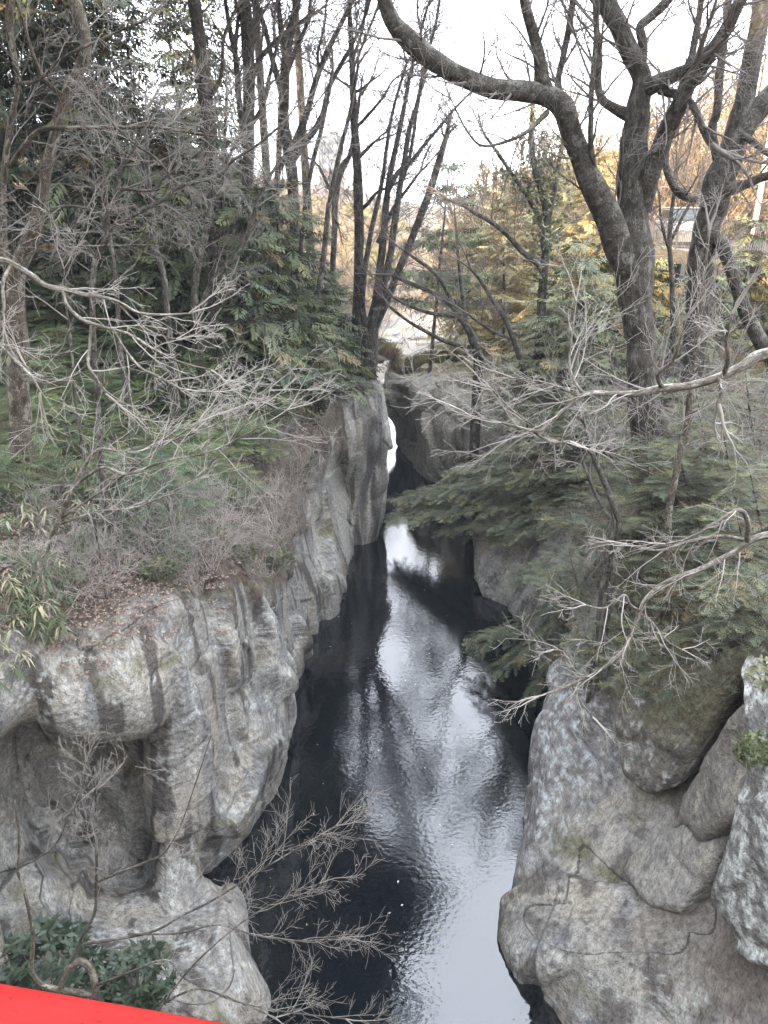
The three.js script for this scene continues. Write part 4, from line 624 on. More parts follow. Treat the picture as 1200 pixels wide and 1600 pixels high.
// the right bank
boughs('hemlock', 'grey-green hemlock reaching flat boughs left over the river', -25, [
  [[930, 760, 8, -22.6], [870, 745, 6, -24.4], [800, 750, 5, -26], [740, 760, 4, -27.2], [690, 765, 3.5, -28.2], [640, 775, 3, -29]],
  [[930, 770, 8, -22.6], [860, 775, 6, -24.2], [790, 785, 4, -25.6], [730, 790, 3.5, -26.8], [680, 800, 3.5, -27.6], [630, 805, 3, -28.4]],
  [[930, 740, 7, -22.8], [870, 720, 5, -24.6], [810, 720, 4, -26.2], [760, 725, 3.5, -27.4], [720, 735, 3, -28.4]],
  [[930, 780, 7, -22.4], [870, 795, 5, -23.8], [810, 808, 4, -25], [760, 815, 3.5, -26], [715, 822, 3, -27]],
  [[940, 730, 7, -22.8], [900, 700, 5, -24], [850, 695, 4, -25.4], [800, 700, 3.5, -27]],
  [[930, 765, 6, -22.5], [850, 758, 5, -24.6], [780, 768, 4, -26.2], [720, 775, 3.5, -27.4], [665, 785, 3, -28.4]],
  [[930, 735, 6, -22.4], [880, 735, 5, -23.6], [820, 735, 4, -25.2], [770, 742, 3.5, -26.6], [720, 752, 3, -27.8]],
  [[930, 790, 6, -22], [880, 812, 5, -23], [830, 825, 4, -24], [790, 832, 3, -25]],
], { seed: 401, side: 1.5, spray: 0.62, color: [0.17, 0.185, 0.115], stem: [[8.2, 6, -22.6], [7.7, 6.0, -22.7], [7.2, 6.1, -22.8]] });
boughs('hemlock', 'grey-green hemlock drooping over the water in front of the right promontory', -16.6, [
  [[890, 930, 8, -18.4], [850, 955, 6, -18.8], [810, 975, 5, -19.1], [775, 990, 4, -19.3], [745, 1000, 3, -19.5]],
  [[890, 940, 7, -18.0], [855, 985, 6, -18.2], [820, 1015, 5, -18.4], [785, 1040, 3, -18.6]],
  [[900, 930, 8, -18.4], [870, 900, 6, -19.0], [840, 890, 5, -19.4], [810, 900, 4, -19.8]],
  [[900, 960, 7, -17.6], [880, 1010, 6, -17.7], [855, 1045, 5, -17.8], [835, 1075, 3, -17.9]],
], { seed: 402, side: 0.9, spray: 0.38, color: [0.12, 0.14, 0.085], stem: [[6.9, 5, -18.4], [6.3, 4.6, -18.4], [5.9, 4.5, -18.4]] });
const youngRight = 'grey-green hemlock bush on the steep right bank';
[[900, 830, 1.3], [960, 860, 1.4], [1010, 830, 1.5], [1080, 800, 1.7], [1150, 780, 1.8], [950, 760, 1.5], [1100, 880, 1.2], [1170, 880, 1.3], [1000, 900, 1.0], [900, 900, 1.0], [1060, 960, 0.9], [1130, 970, 1.0], [1185, 960, 1.0], [1110, 720, 2.2], [1180, 700, 2.4], [900, 700, 1.8], [860, 680, 1.8], [960, 700, 1.7], [930, 650, 2.0], [880, 640, 1.9], [1140, 1030, 0.8], [1050, 1110, 0.7], [1190, 820, 1.5], [970, 960, 0.9], [1040, 760, 1.3], [830, 660, 1.6], [990, 1035, 0.7], [1050, 1030, 0.75], [1100, 1060, 0.6], [950, 1030, 0.6], [1075, 1085, 0.5], [1020, 1075, 0.55], [920, 1000, 0.7], [1140, 1085, 0.5], [1010, 1000, 0.8], [880, 960, 0.8]].forEach(([x, y, h], k) =>
  firTree('hemlock_bush', youngRight, G(x, y + 18), h, h * 0.85, { seed: 430 + k, group: 'hemlock bushes on the right bank', color: k % 4 ? [0.125, 0.14, 0.08] : [0.15, 0.16, 0.10], gap: 0.22, from: 0.05, spray: 0.36, lean: { x: -0.35, z: 0.15 } }));
// pines and hemlocks farther up the gorge
firTree('layered_pine', 'green pine with level tiers between the fanning tree and the far bank', V(2.5, groundY(2.5, -41), -41), 11.5, 3.4, { seed: 470, far: true, gap: 0.95, from: 0.3, step: 0.4, spray: 1.0, droop: 0.08, sag: 0.01, color: [0.085, 0.125, 0.05], bark: M.darkBark });
[[-3.4, -37, 6.5, 2.6], [-5.2, -33, 7, 2.2], [-2.8, -35, 4.5, 2.0], [-6.8, -38, 8, 2.5], [-4.4, -27.5, 6.5, 2.0], [-3.9, -30.5, 5.5, 2.0], [-5.8, -29, 7.5, 2.2], [-7.4, -31, 8, 2.3], [-2.6, -32.5, 4, 1.7], [-6.6, -25.5, 7, 2.0], [-8.6, -34.5, 9, 2.6], [-3.7, -26.3, 7.5, 2.1], [-3.3, -28.6, 5.5, 2.0], [-2.6, -30.3, 4.5, 1.8], [-4.6, -24.2, 7, 2.0]].forEach(([x, z, h, r], k) => firTree('cedar_tree', 'half-grown dark conifer behind the fanning and V-shaped trees', V(x, groundY(x, z), z), h, r, { seed: 480 + k, far: true, gap: 0.4, from: 0.08, step: 0.42, spray: 0.9, color: [0.10, 0.12, 0.065], bark: M.darkBark, group: 'half-grown conifers at the cliff head' }));
[[7.4, -33, 4.6, 2.4], [9.2, -29, 5.0, 2.6], [8.2, -37, 4.2, 2.4], [11, -34, 5, 2.6], [6.8, -29, 3.6, 2.0], [12.4, -27, 4.6, 2.3], [10.2, -24, 3.6, 2], [6.4, -40, 8.5, 2.6], [8.6, -43, 11, 3.0], [5.0, -46, 7, 2.4], [10.4, -39, 9.5, 2.8], [7.2, -50, 9, 2.8], [6.7, -26, 5.5, 2.1], [7.3, -28.4, 6, 2.2], [6.2, -30.4, 5.5, 2.1]].forEach(([x, z, h, r], k) => firTree('hemlock_tree', 'soft hemlock behind the big forked tree, farther ones tinted sunlit gold', V(x, groundY(x, z), z), h, r, { seed: 490 + k, far: true, gap: 0.42, from: 0.06, step: 0.42, spray: 0.75, color: z < -36 ? [0.36, 0.30, 0.14] : z < -31 ? [0.24, 0.22, 0.10] : k % 2 ? [0.17, 0.175, 0.08] : [0.14, 0.155, 0.085], bark: M.darkBark, group: 'hemlocks behind the big forked tree' }));  // farther hemlocks get golden needles: sunlight put into their colour

// ivy on the centre-right tree, a broadleaf evergreen shrub and bamboo grass
{
  const t = thing('ivy', 'yellow-green ivy climbing the leafless centre-right tree', 'plant', P(846, 500, { z: -29 })), sp = new Spread(IVY), R = rng(500);
  for (const l of [[[848, 440], [852, 390], [850, 320], [838, 275], [831, 225], [832, 170]], [[850, 390], [836, 330], [815, 292], [798, 268]], [[856, 350], [868, 300], [874, 258]]]) {
    const c = catmull(l, 14); c.forEach(([x, y]) => { for (let k = 0; k < 6; k++) { const p = P(x + (R() + R() - 1) * 34, y + (R() - 0.5) * 16, { z: -29 + (R() - 0.5) * 1.2 }); sp.add(p, V(R() - 0.5, R() - 0.6, R() - 0.5), V(R() - 0.5, 1, R() - 0.5), 0.17 * (0.6 + R() * 0.7), tint(R, 0.22, 0.22, 0.105, 0.8)); } });
  }
  sp.build('ivy_leaves', M.leaf, t);
}
function leafyShrub(name, label, base, w, h, n, color, geos, size, seed, o = {}) {
  const R = rng(seed), t = thing(name, label, 'shrub', base, o.group), sp = new Spread(geos), mb = new MB();
  for (let k = 0; k < 9; k++) { const e = base.clone().add(V((R() - 0.5) * w * 1.3, h * (0.4 + R() * 0.5), (R() - 0.5) * w)); mb.tube([base.clone().add(V(0, -0.1, 0)), base.clone().lerp(e, 0.5).add(V(0, h * 0.1, 0)), e], [0.016, 0.01, 0.005], 4, false); }
  for (let k = 0; k < n; k++) { const a = R() * 6.283, rr = Math.pow(R(), 0.45), el = R(); const p = base.clone().add(V(Math.cos(a) * w * rr * 0.8, h * (0.1 + 0.9 * el * Math.sqrt(Math.max(0.05, 1 - rr * rr * 0.7))), Math.sin(a) * w * rr * 0.7)); sp.add(p, V(Math.cos(a) + (R() - 0.5), 0.5 * R(), Math.sin(a) + (R() - 0.5)), V((R() - 0.5) * 0.8, 1, (R() - 0.5) * 0.8), size * (0.7 + R() * 0.6), tint(R, ...color, 0.6)); }
  mb.build('stems', M.twig, t).userData.kind = 'stuff'; sp.build('leaves', M.leaf, t); return t;
}
leafyShrub('camellia_shrub', 'glossy dark broad-leaved shrub above the red rail', P(70, 1555, { z: -7.6 }), 1.0, 1.05, 290, [0.05, 0.07, 0.042], BROAD, 0.24, 510);
leafyShrub('camellia_shrub', 'small dark broad-leaved shrub under the arched root', P(215, 1548, { z: -7.7 }), 0.6, 0.6, 130, [0.05, 0.068, 0.04], BROAD, 0.22, 511);
leafyShrub('evergreen_shrub', 'green broad-leaved shrub beneath the trees at the left cliff top', G(415, 580), 1.3, 1.6, 260, [0.07, 0.115, 0.055], BROAD, 0.3, 512);
[[250, 905], [385, 880], [330, 800], [420, 690], [120, 830], [440, 890], [300, 870]].forEach(([x, y], k) => leafyShrub('evergreen_shrub', 'small yellow-green leafy bush among the brushwood on the left bank', G(x, y), 0.42, 0.4, 90, [0.15, 0.165, 0.08], IVY, 0.12, 520 + k, { group: 'yellow-green bushes on the left bank' }));
leafyShrub('evergreen_shrub', 'tuft of olive leaves growing on the white-flecked rock at the right edge', P(1178, 1190, { z: -8.6 }), 0.36, 0.42, 150, [0.13, 0.15, 0.06], IVY, 0.1, 513);
leafyShrub('evergreen_shrub', 'pale yellow-green leaf tuft hanging at the right edge above the rocks', P(1195, 1070, { z: -8.4 }), 0.3, 0.34, 60, [0.19, 0.20, 0.09], BROAD, 0.11, 514);
[[60, 760], [110, 745], [30, 790], [150, 830], [45, 880], [100, 905], [20, 930], [70, 940], [60, 980], [10, 830], [180, 800], [130, 860], [90, 960], [25, 730], [200, 840], [150, 770], [10, 1000], [70, 830], [40, 955], [120, 800]].forEach(([x, y], k) => {
  const R = rng(540 + k), b = G(x, y + 12), t = thing('bamboo_grass', 'clump of dwarf bamboo grass with drooping pointed leaves, left bank', 'plant', b, 'dwarf bamboo clumps on the left bank'), sp = new Spread(BAMBOO);
  for (let c = 0; c < 5; c++) { const p = b.clone().add(V((R() - 0.5) * 0.6, -0.05, (R() - 0.5) * 0.6)); p.y = groundY(p.x, p.z) - 0.05; sp.add(p, V(Math.cos(c), 0.1, Math.sin(c)), V((R() - 0.5) * 0.5, 1, (R() - 0.5) * 0.5), 0.5 + R() * 0.3, R() < 0.3 ? tint(R, 0.40, 0.37, 0.25, 0.4) : tint(R, 0.10, 0.135, 0.065, 0.6)); }
  sp.build('blades', M.leaf, t);
});
// ---------------------------------------------------------------- brittle bare undergrowth
[[120, 870], [190, 900], [260, 900], [330, 890], [60, 820], [390, 860], [430, 820], [300, 860], [220, 860], [150, 930], [420, 900], [360, 830], [340, 790], [230, 830], [280, 820], [350, 870], [310, 920], [400, 800], [450, 780], [170, 860], [130, 900], [250, 870], [390, 900], [420, 860], [60, 900], [100, 940], [440, 740], [320, 830], [410, 740], [440, 700], [380, 700], [450, 640], [300, 760], [90, 780], [460, 860]].forEach(([x, y], k) => bareShrub('bare_shrub', 'tangled bare brushwood along the left cliff edge', G(x, y), 0.9 + (k % 4) * 0.22, 7, { seed: 600 + k, group: 'brushwood on the left cliff edge', mat: k % 3 ? M.greyTwig : M.paleTwig, splay: 1.1, r: 0.008, kids: 5, min: 0.0032 }));
[[800, 600], [840, 600], [880, 600], [930, 610], [960, 600], [780, 640], [1040, 620], [1100, 650], [1150, 640], [900, 570], [860, 560], [1060, 700], [1180, 620], [1000, 740], [1130, 760], [820, 640], [760, 600], [950, 660]].forEach(([x, y], k) => bareShrub('bare_shrub', 'thin bare brushwood among the evergreens on the right bank', G(x, y + 10), 1.6 + (k % 4) * 0.35, 5, { seed: 640 + k, group: 'brushwood on the right bank', mat: k % 3 ? M.greyTwig : M.twig, splay: 0.9, r: 0.012, kids: 6, min: 0.005 }));
[[470, 540], [500, 550], [530, 550], [400, 520], [360, 520], [440, 510], [290, 520], [230, 520], [180, 510], [590, 540], [540, 520], [480, 500]].forEach(([x, y], k) => bareShrub('bare_shrub', 'fine upright bare sapling thicket under the trees at the left cliff top', G(x, y + 10), 2.6 + (k % 4) * 0.6, 5, { seed: 670 + k, group: 'sapling thicket at the left cliff top', mat: M.greyTwig, splay: 0.5, r: 0.014, kids: 6, min: 0.007, up: 0.05 }));
// the twiggy bush beside the bridge
{
  const t = thing('bridge_bush', 'wiry leafless bush with an arched root rising in front of the red rail', 'shrub', P(130, 1560, { z: -5.2 })), mb = new MB(), R = rng(700), z = -5.2;
  const root = limbPath([[152, 1575, 11], [150, 1545, 11], [142, 1515, 11], [126, 1502, 11], [108, 1512, 11], [98, 1535, 10], [90, 1560, 10]], z); limb(t, 'root', root, M.buffBark, 8); const low = limbPath([[152, 1556, 9], [120, 1550, 9], [85, 1545, 9], [62, 1535, 8], [50, 1515, 7], [52, 1470, 6.5], [48, 1435, 6], [36, 1385, 5], [28, 1360, 4.5], [30, 1310, 4], [22, 1250, 3]], z); limb(t, 'stem', low, M.buffBark, 7);
  const lines = [
    [[98, 1535, 7], [112, 1500, 6], [130, 1460, 5], [148, 1425, 5], [150, 1385, 4.5], [151, 1330, 4.5], [150, 1270, 4], [148, 1225, 3.5], [135, 1190, 2.5]],
    [[152, 1378, 4], [180, 1366, 4], [215, 1352, 4], [252, 1336, 3.5], [272, 1310, 2.5], [290, 1270, 2], [330, 1150, 1.5]],
    [[130, 1475, 4], [180, 1468, 4], [240, 1455, 4], [285, 1430, 4], [335, 1405, 3.5], [390, 1370, 3], [440, 1340, 2.5], [490, 1310, 2], [525, 1290, 1.6]],
    [[200, 1460, 3], [280, 1458, 3, -5.1], [340, 1445, 3, -5], [400, 1462, 2.5, -5], [470, 1470, 2.2, -5], [535, 1465, 1.6, -5]],
    [[150, 1540, 4], [200, 1520, 4, -5], [260, 1500, 3.5, -5], [290, 1530, 3, -4.9], [360, 1560, 2.5, -4.9], [430, 1590, 2, -4.9]],
    [[250, 1570, 4, -4.8], [310, 1545, 3.5, -4.8], [370, 1565, 3, -4.8], [440, 1580, 2.5, -4.8], [540, 1592, 2, -4.8]],
    [[30, 1355, 3.5], [60, 1340, 3], [90, 1315, 3], [110, 1270, 2.5], [140, 1240, 2]], [[240, 1590, 3, -4.7], [300, 1510, 3, -4.8], [380, 1440, 2.5, -4.9], [450, 1400, 2, -5], [500, 1380, 1.5, -5]],
  ];
  lines.forEach((l, k) => { const p = limbPath(l, z, 7, 0.05); limb(t, 'branch', p, M.greyBark, 5); sprout(mb, p, { min: 0.0014, kids: 5, zig: 0.35, lvl: 2, len: k > 1 ? 0.5 : 0.36, every: 0.13, r: 0.003, from: k === 0 || k === 1 ? 0.4 : 0.3, angle: 0.6, flat: 0.2, up: 0.03 }, R); });
  mb.build('twigs', M.greyTwig, t).userData.kind = 'stuff';
}
// ---------------------------------------------------------------- fallen leaves on the banks
{
  const g = new MB(); g.leaf(V(-0.5, 0, 0), V(1, 0, 0), V(0, 1, 0), 1, 0.55, 0.8, 0.15); const sp = new Spread([g.geometry()]), R = rng(800);
  const scatter = (n, x0, x1, z0, z1, size) => { for (let k = 0; k < n; k++) { const x = lerp(x0, x1, R()), z = lerp(z0, z1, R()), y = groundY(x, z), sl = Math.abs(groundY(x + 0.3, z) - y) + Math.abs(groundY(x, z + 0.3) - y); if (y < 3.4 || sl > 0.75) continue; sp.add(V(x, y + 0.02, z), V(R() - 0.5, (R() - 0.5) * 0.5, R() - 0.5), V(R() - 0.5, 1.2, R() - 0.5), size * (0.6 + R() * 0.7), R() < 0.5 ? tint(R, 0.17, 0.115, 0.085, 0.7) : tint(R, 0.30, 0.235, 0.185, 0.6)); } };
  scatter(60000, -11, -2, -20, -9, 0.062); scatter(30000, -12, -2, -32, -20, 0.085); scatter(36000, 3.5, 11, -22, -9, 0.065); scatter(18000, 3.5, 14, -36, -22, 0.09);
  tag(sp.build('leaf_litter', M.dry, scene)[0], 'fallen brown leaves scattered over both banks', 'leaves', null, 'stuff');
}
{ // flecks of leaf adrift on the river
  const g = new MB(); g.leaf(V(-0.5, 0, 0), V(1, 0, 0), V(0, 1, 0), 1, 0.5, 0.4, 0.05); const sp = new Spread([g.geometry()]), R = rng(830);
  for (let k = 0; k < 90; k++) { const z = -8 - R() * 24, x = lerp(-3, 4.5, R()); if (groundY(x, z) > 0.05) continue; sp.add(V(x, 0.008, z), V(R() - 0.5, 0, R() - 0.5), V(0, 1, 0), 0.03 + R() * 0.05, R() < 0.4 ? tint(R, 0.5, 0.47, 0.38, 0.4) : tint(R, 0.26, 0.18, 0.1, 0.6)); }
  tag(sp.build('floating_leaves', M.dry, scene)[0], 'stray leaves floating on the dark river', 'leaves', null, 'stuff');
}
// ---------------------------------------------------------------- separate blocks of rock on the right bank
const blockMat = std({ vertexColors: true, map: rockMap, bumpMap: rockBump, bumpScale: 0.06, roughness: 0.92 });
function round3(p, sub) { let o = []; for (let k = 0; k < p.length - 1; k++) for (let s = 0; s < sub; s++) o.push(p[k].map((v, j) => lerp(v, p[k + 1][j], s / sub))); for (let i = 0; i < 5; i++) o = o.map((q, k) => q.map((v, j) => (v * 2 + o[(k + 1) % o.length][j] + o[(k + o.length - 1) % o.length][j]) / 4)); return o; }
function rockBlock(label, outline, bulge, paint, o = {}) {
  const n = outline.length, cx = outline.reduce((a, q) => a + q[0], 0) / n, cy = outline.reduce((a, q) => a + q[1], 0) / n;
  const poly = [...outline, outline[0]]; const rim = round3(poly.map(q => { const p = q[2] !== undefined ? pz(q[0], q[1], q[2]) : G(cx + (q[0] - cx) * 1.05, cy + (q[1] - cy) * 1.05); return [p.x, p.y, p.z]; }), 12);
  const C = V(0, 0, 0); rim.forEach(q => C.add(V(...q))); C.multiplyScalar(1 / rim.length);
  const N = V(0, 0, 0); rim.forEach((q, k) => { const r = rim[(k + 1) % rim.length]; N.add(V(q[0] - C.x, q[1] - C.y, q[2] - C.z).cross(V(r[0] - C.x, r[1] - C.y, r[2] - C.z))); }); N.normalize(); if (N.dot(V(-C.x, EYE - C.y, -C.z)) < 0) N.negate();
  const A = rim.length, K = 34, p = [], c = [], uv = [], idx = [], col = [0, 0, 0], e1 = V(0, 1, 0).cross(N).normalize(), e2 = N.clone().cross(e1), pw = o.power ?? 5;
  const seed = o.seed ?? 0, ring = (r, h) => rim.forEach((q, a) => {
    const d = V(q[0], q[1], q[2]).sub(C), off = d.dot(N); d.addScaledVector(N, -off * 0.75);
    const w = C.clone().addScaledVector(d, r).addScaledVector(N, h), f = fbm(w.x * 1.1 + seed, w.y * 1.1, w.z * 1.1, 3) * 0.12 + blocks(w.x * 0.8, w.y * 0.7, w.z * 0.8, 51)[0] * 0.14 + fbm(w.x * 5, w.y * 5 + seed, w.z * 5, 3) * 0.04; w.addScaledVector(N, f * (h > -0.2 ? 1 : 0.2)); w.addScaledVector(d, f * 0.2 * r);
    p.push(w.x - C.x, w.y - C.y, w.z - C.z);  paint(col, w.x, w.y, w.z); c.push(...col);
  });
  for (let k = 0; k <= K; k++) { const r = Math.sin(k / K * Math.PI / 2); ring(r, bulge * Math.pow(Math.max(0, 1 - Math.pow(r, pw)), 1 / 2.2) - 0.02); }
  for (let k = 1; k <= 6; k++) ring(1 - k * 0.03, -0.02 - k * (o.deep ?? 0.12));
  const rings = K + 7; for (let k = 0; k < rings - 1; k++) for (let a = 0; a < A; a++) { const b = (a + 1) % A, i = k * A + a, j = k * A + b; idx.push(i, i + A, j, j, i + A, j + A); }
  const g = new THREE.BufferGeometry(); g.setAttribute('position', new THREE.Float32BufferAttribute(p, 3)); g.setAttribute('color', new THREE.Float32BufferAttribute(c, 3)); g.setIndex(idx); g.computeVertexNormals();
  let s = 0; const na = g.attributes.normal; const uu = new Float32Array(p.length / 3 * 2); for (let k = 0; k < p.length / 3; k++) axisUV(uu, k, p[k * 3] + C.x + seed, p[k * 3 + 1] + C.y, p[k * 3 + 2] + C.z, N.x, N.y * 0.6, N.z, 1); g.setAttribute('uv', new THREE.BufferAttribute(uu, 2)); for (let k = A * 3; k < A * 20; k += 7) s += na.getX(k) * N.x + na.getY(k) * N.y + na.getZ(k) * N.z; if (s < 0) { for (let k = 0; k < idx.length; k += 3) { const t = idx[k]; idx[k] = idx[k + 1]; idx[k + 1] = t; } g.setIndex(idx); g.computeVertexNormals(); }
  const m = put('rock_block', g, blockMat); m.position.copy(C); tag(m, label, 'rock', o.group); return m;
}
const flecks = (c, x, y, z, f, lo, r, g, b, k) => mixTo(c, r, g, b, sstep(lo, lo + 0.12, fbm(x * f, y * f * 0.8, z * f + 3, 4)) * k);
const slabPaint = (c, x, y, z) => { c[0] = 0.27; c[1] = 0.262; c[2] = 0.262; mixTo(c, 0.19, 0.175, 0.175, sstep(0, 0.3, fbm(x * 1.6, y * 0.5, z * 1.6, 3))); flecks(c, x, y, z, 7, 0.06, 0.55, 0.59, 0.59, 0.75); flecks(c, x + 5, y, z, 10, 0.2, 0.09, 0.08, 0.08, 0.5); };
const mossPaint = (c, x, y, z) => { c[0] = 0.21; c[1] = 0.195; c[2] = 0.17; mixTo(c, 0.11, 0.10, 0.09, sstep(0, 0.3, fbm(x * 1.5, y * 1.5, z * 1.5, 3))); flecks(c, x, y, z, 6, 0.1, 0.56, 0.57, 0.54, 0.8); mixTo(c, 0.15, 0.135, 0.075, sstep(3.7, 4.7, y + fbm(x * 2, y * 2, z * 2, 3) * 1.5) * 0.8); };
const plainPaint = (r, g, b) => (c, x, y, z) => { c[0] = r; c[1] = g; c[2] = b; mixTo(c, r * 0.55, g * 0.54, b * 0.55, sstep(0.02, 0.34, fbm(x * 1.8, y * 1.8, z * 1.8, 4)) * 0.8); mixTo(c, r * 1.4, g * 1.38, b * 1.25, sstep(0.05, 0.3, fbm(x * 2.4 + 7, y * 1.2, z * 2.4, 4)) * 0.8); flecks(c, x, y, z, 8, 0.22, 0.5, 0.49, 0.46, 0.6); };
const whitePaint = (c, x, y, z) => { c[0] = 0.22; c[1] = 0.215; c[2] = 0.2; flecks(c, x, y, z, 5.5, -0.06, 0.60, 0.62, 0.59, 0.8); flecks(c, x + 9, y, z, 9, 0.12, 0.16, 0.15, 0.13, 0.7); };
rockBlock('dark mossy rock spotted with white lichen under the right bank shrubs', [[958, 1085], [1030, 1060], [1100, 1050], [1148, 1060], [1148, 1140], [1132, 1210], [1080, 1240], [1010, 1262], [982, 1215], [962, 1150]], 0.26, mossPaint, { seed: 2, power: 9 });
rockBlock('rounded brown-grey block wedged under the mossy rock', [[1058, 1290], [1075, 1258], [1110, 1238], [1152, 1232], [1172, 1275], [1165, 1325], [1132, 1365], [1100, 1335], [1082, 1310]], 0.24, plainPaint(0.29, 0.268, 0.238), { seed: 3, power: 6 });
rockBlock('smooth shield-shaped pale block in the middle of the right rocks', [[978, 1368], [1005, 1335], [1045, 1303], [1072, 1312], [1100, 1345], [1128, 1374], [1105, 1408], [1062, 1432], [1010, 1412]], 0.22, plainPaint(0.34, 0.322, 0.292), { seed: 4, power: 6 });
rockBlock('tall rock white with lichen at the right edge of the view', [[1166, 1098], [1205, 1080], [1260, 1088], [1300, 1180], [1300, 1330], [1280, 1450], [1235, 1505], [1190, 1494], [1154, 1470], [1144, 1420], [1152, 1360], [1166, 1300], [1154, 1240], [1150, 1170]], 0.55, whitePaint, { seed: 8, power: 4, deep: 0.2 });

// ---------------------------------------------------------------- the red bridge the picture is taken from
const railMap = tex(512, (u, v) => { const g = 0.93 + tile(u, v, 9, 61, 5) * 0.2, s = tile(u, v, 48, 63, 3), d = sstep(0.24, 0.3, s) * 0.35; return [g - d * 0.5, g - d * 0.1, g - d * 0.1]; }, true); railMap.repeat.set(18, 1);
{
  const a = P(0, 1535, { y: 12.46 }), b = P(370, 1600, { y: 12.46 }), yaw = Math.atan2(-(b.z - a.z), b.x - a.x), mid = a.clone().lerp(b, 0.5), red = new THREE.MeshPhysicalMaterial({ color: lin(0.36, 0.015, 0.013), map: railMap, roughness: 0.7, specularIntensity: 0.4 });
  const t = thing('bridge_railing', 'red painted bridge rail crossing the lower left corner', 'railing', V(mid.x, 11.4, mid.z)); t.rotation.y = yaw;
  const rail = put('handrail', new RoundedBoxGeometry(9, 0.1, 0.13, 3, 0.018), red, t); rail.position.set(0, 1.0135, 0.06);
  const low = put('lower_rail', new RoundedBoxGeometry(9, 0.06, 0.06, 2, 0.01), red, t); low.position.set(0, 0.45, 0.066);
  for (let k = -2; k <= 2; k++) { const p = put('post', new RoundedBoxGeometry(0.1, 0.96, 0.1, 2, 0.012), red, t); p.position.set(k * 2 + 0.6, 0.48, 0.067); }
  const deck = structure('bridge_deck', new THREE.BoxGeometry(20, 0.3, 3.2), std({ color: lin(0.3, 0.29, 0.27) })); deck.position.set(mid.x + Math.sin(yaw) * 1.6, 11.25, mid.z + Math.cos(yaw) * 1.6); deck.rotation.y = yaw;
}
// ---------------------------------------------------------------- the road terrace on the right: deck, fence, car, house, pole
const concrete = std({ color: lin(0.34, 0.32, 0.28), map: soilMap, roughness: 0.95 }), steel = std({ color: lin(0.16, 0.155, 0.15), roughness: 0.5, metalness: 0.3 });
const E0 = V(13.6, 11.55, -22), E1 = V(9.6, 11.55, -42), ED = E1.clone().sub(E0).normalize(), EO = V(-ED.z, 0, ED.x).normalize(); // EO points away from the river
if (EO.x < 0) EO.negate();
{
  const yaw = Math.atan2(ED.x, ED.z), L = E0.distanceTo(E1), mid = E0.clone().lerp(E1, 0.5).addScaledVector(EO, 4.5);
  const road = structure('road_deck', new THREE.BoxGeometry(9, 0.5, L), concrete); road.position.set(mid.x, 11.3, mid.z); road.rotation.y = yaw;
  const asphalt = structure('road', new THREE.BoxGeometry(7.6, 0.02, L - 0.1), std({ color: lin(0.10, 0.095, 0.09), map: soilMap })); asphalt.position.set(mid.x + EO.x * 0.5, 11.565, mid.z + EO.z * 0.5); asphalt.rotation.y = yaw;
  for (let k = 0; k < 4; k++) { const p = E0.clone().lerp(E1, (k + 0.5) / 4).addScaledVector(EO, 1.2), gy = groundY(p.x, p.z); const c = put('concrete_column', new THREE.CylinderGeometry(0.28, 0.28, 11.1 - gy + 0.6, 14), concrete); c.position.set(p.x, (11.1 + gy - 0.6) / 2, p.z); tag(c, 'round concrete column under the road terrace on the right', 'column', 'columns under the road terrace'); }
  const f = thing('road_fence', 'dark metal fence of thin upright bars along the road terrace', 'fence', E0.clone()), bars = [];
  const at = (s, y) => ED.clone().multiplyScalar(s).addScaledVector(EO, 0.12).setY(y);
  for (let s = 0; s <= L; s += 2) { const p = put('post', new THREE.BoxGeometry(0.07, 1.2, 0.07), steel, f); p.position.copy(at(s, 0.6)); p.rotation.y = yaw; }
  for (const y of [0.14, 1.14]) { const r = put('rail', new THREE.BoxGeometry(0.05, 0.05, L), steel, f); r.position.copy(at(L / 2, y)); r.rotation.y = yaw; }
  for (let s = 0.12; s < L; s += 0.12) { const g = new THREE.BoxGeometry(0.022, 0.98, 0.022); const q = at(s, 0.64); g.translate(q.x, q.y, q.z); bars.push(g); }
  put('bars', mergeGeometries(bars), steel, f).userData.kind = 'stuff';
}
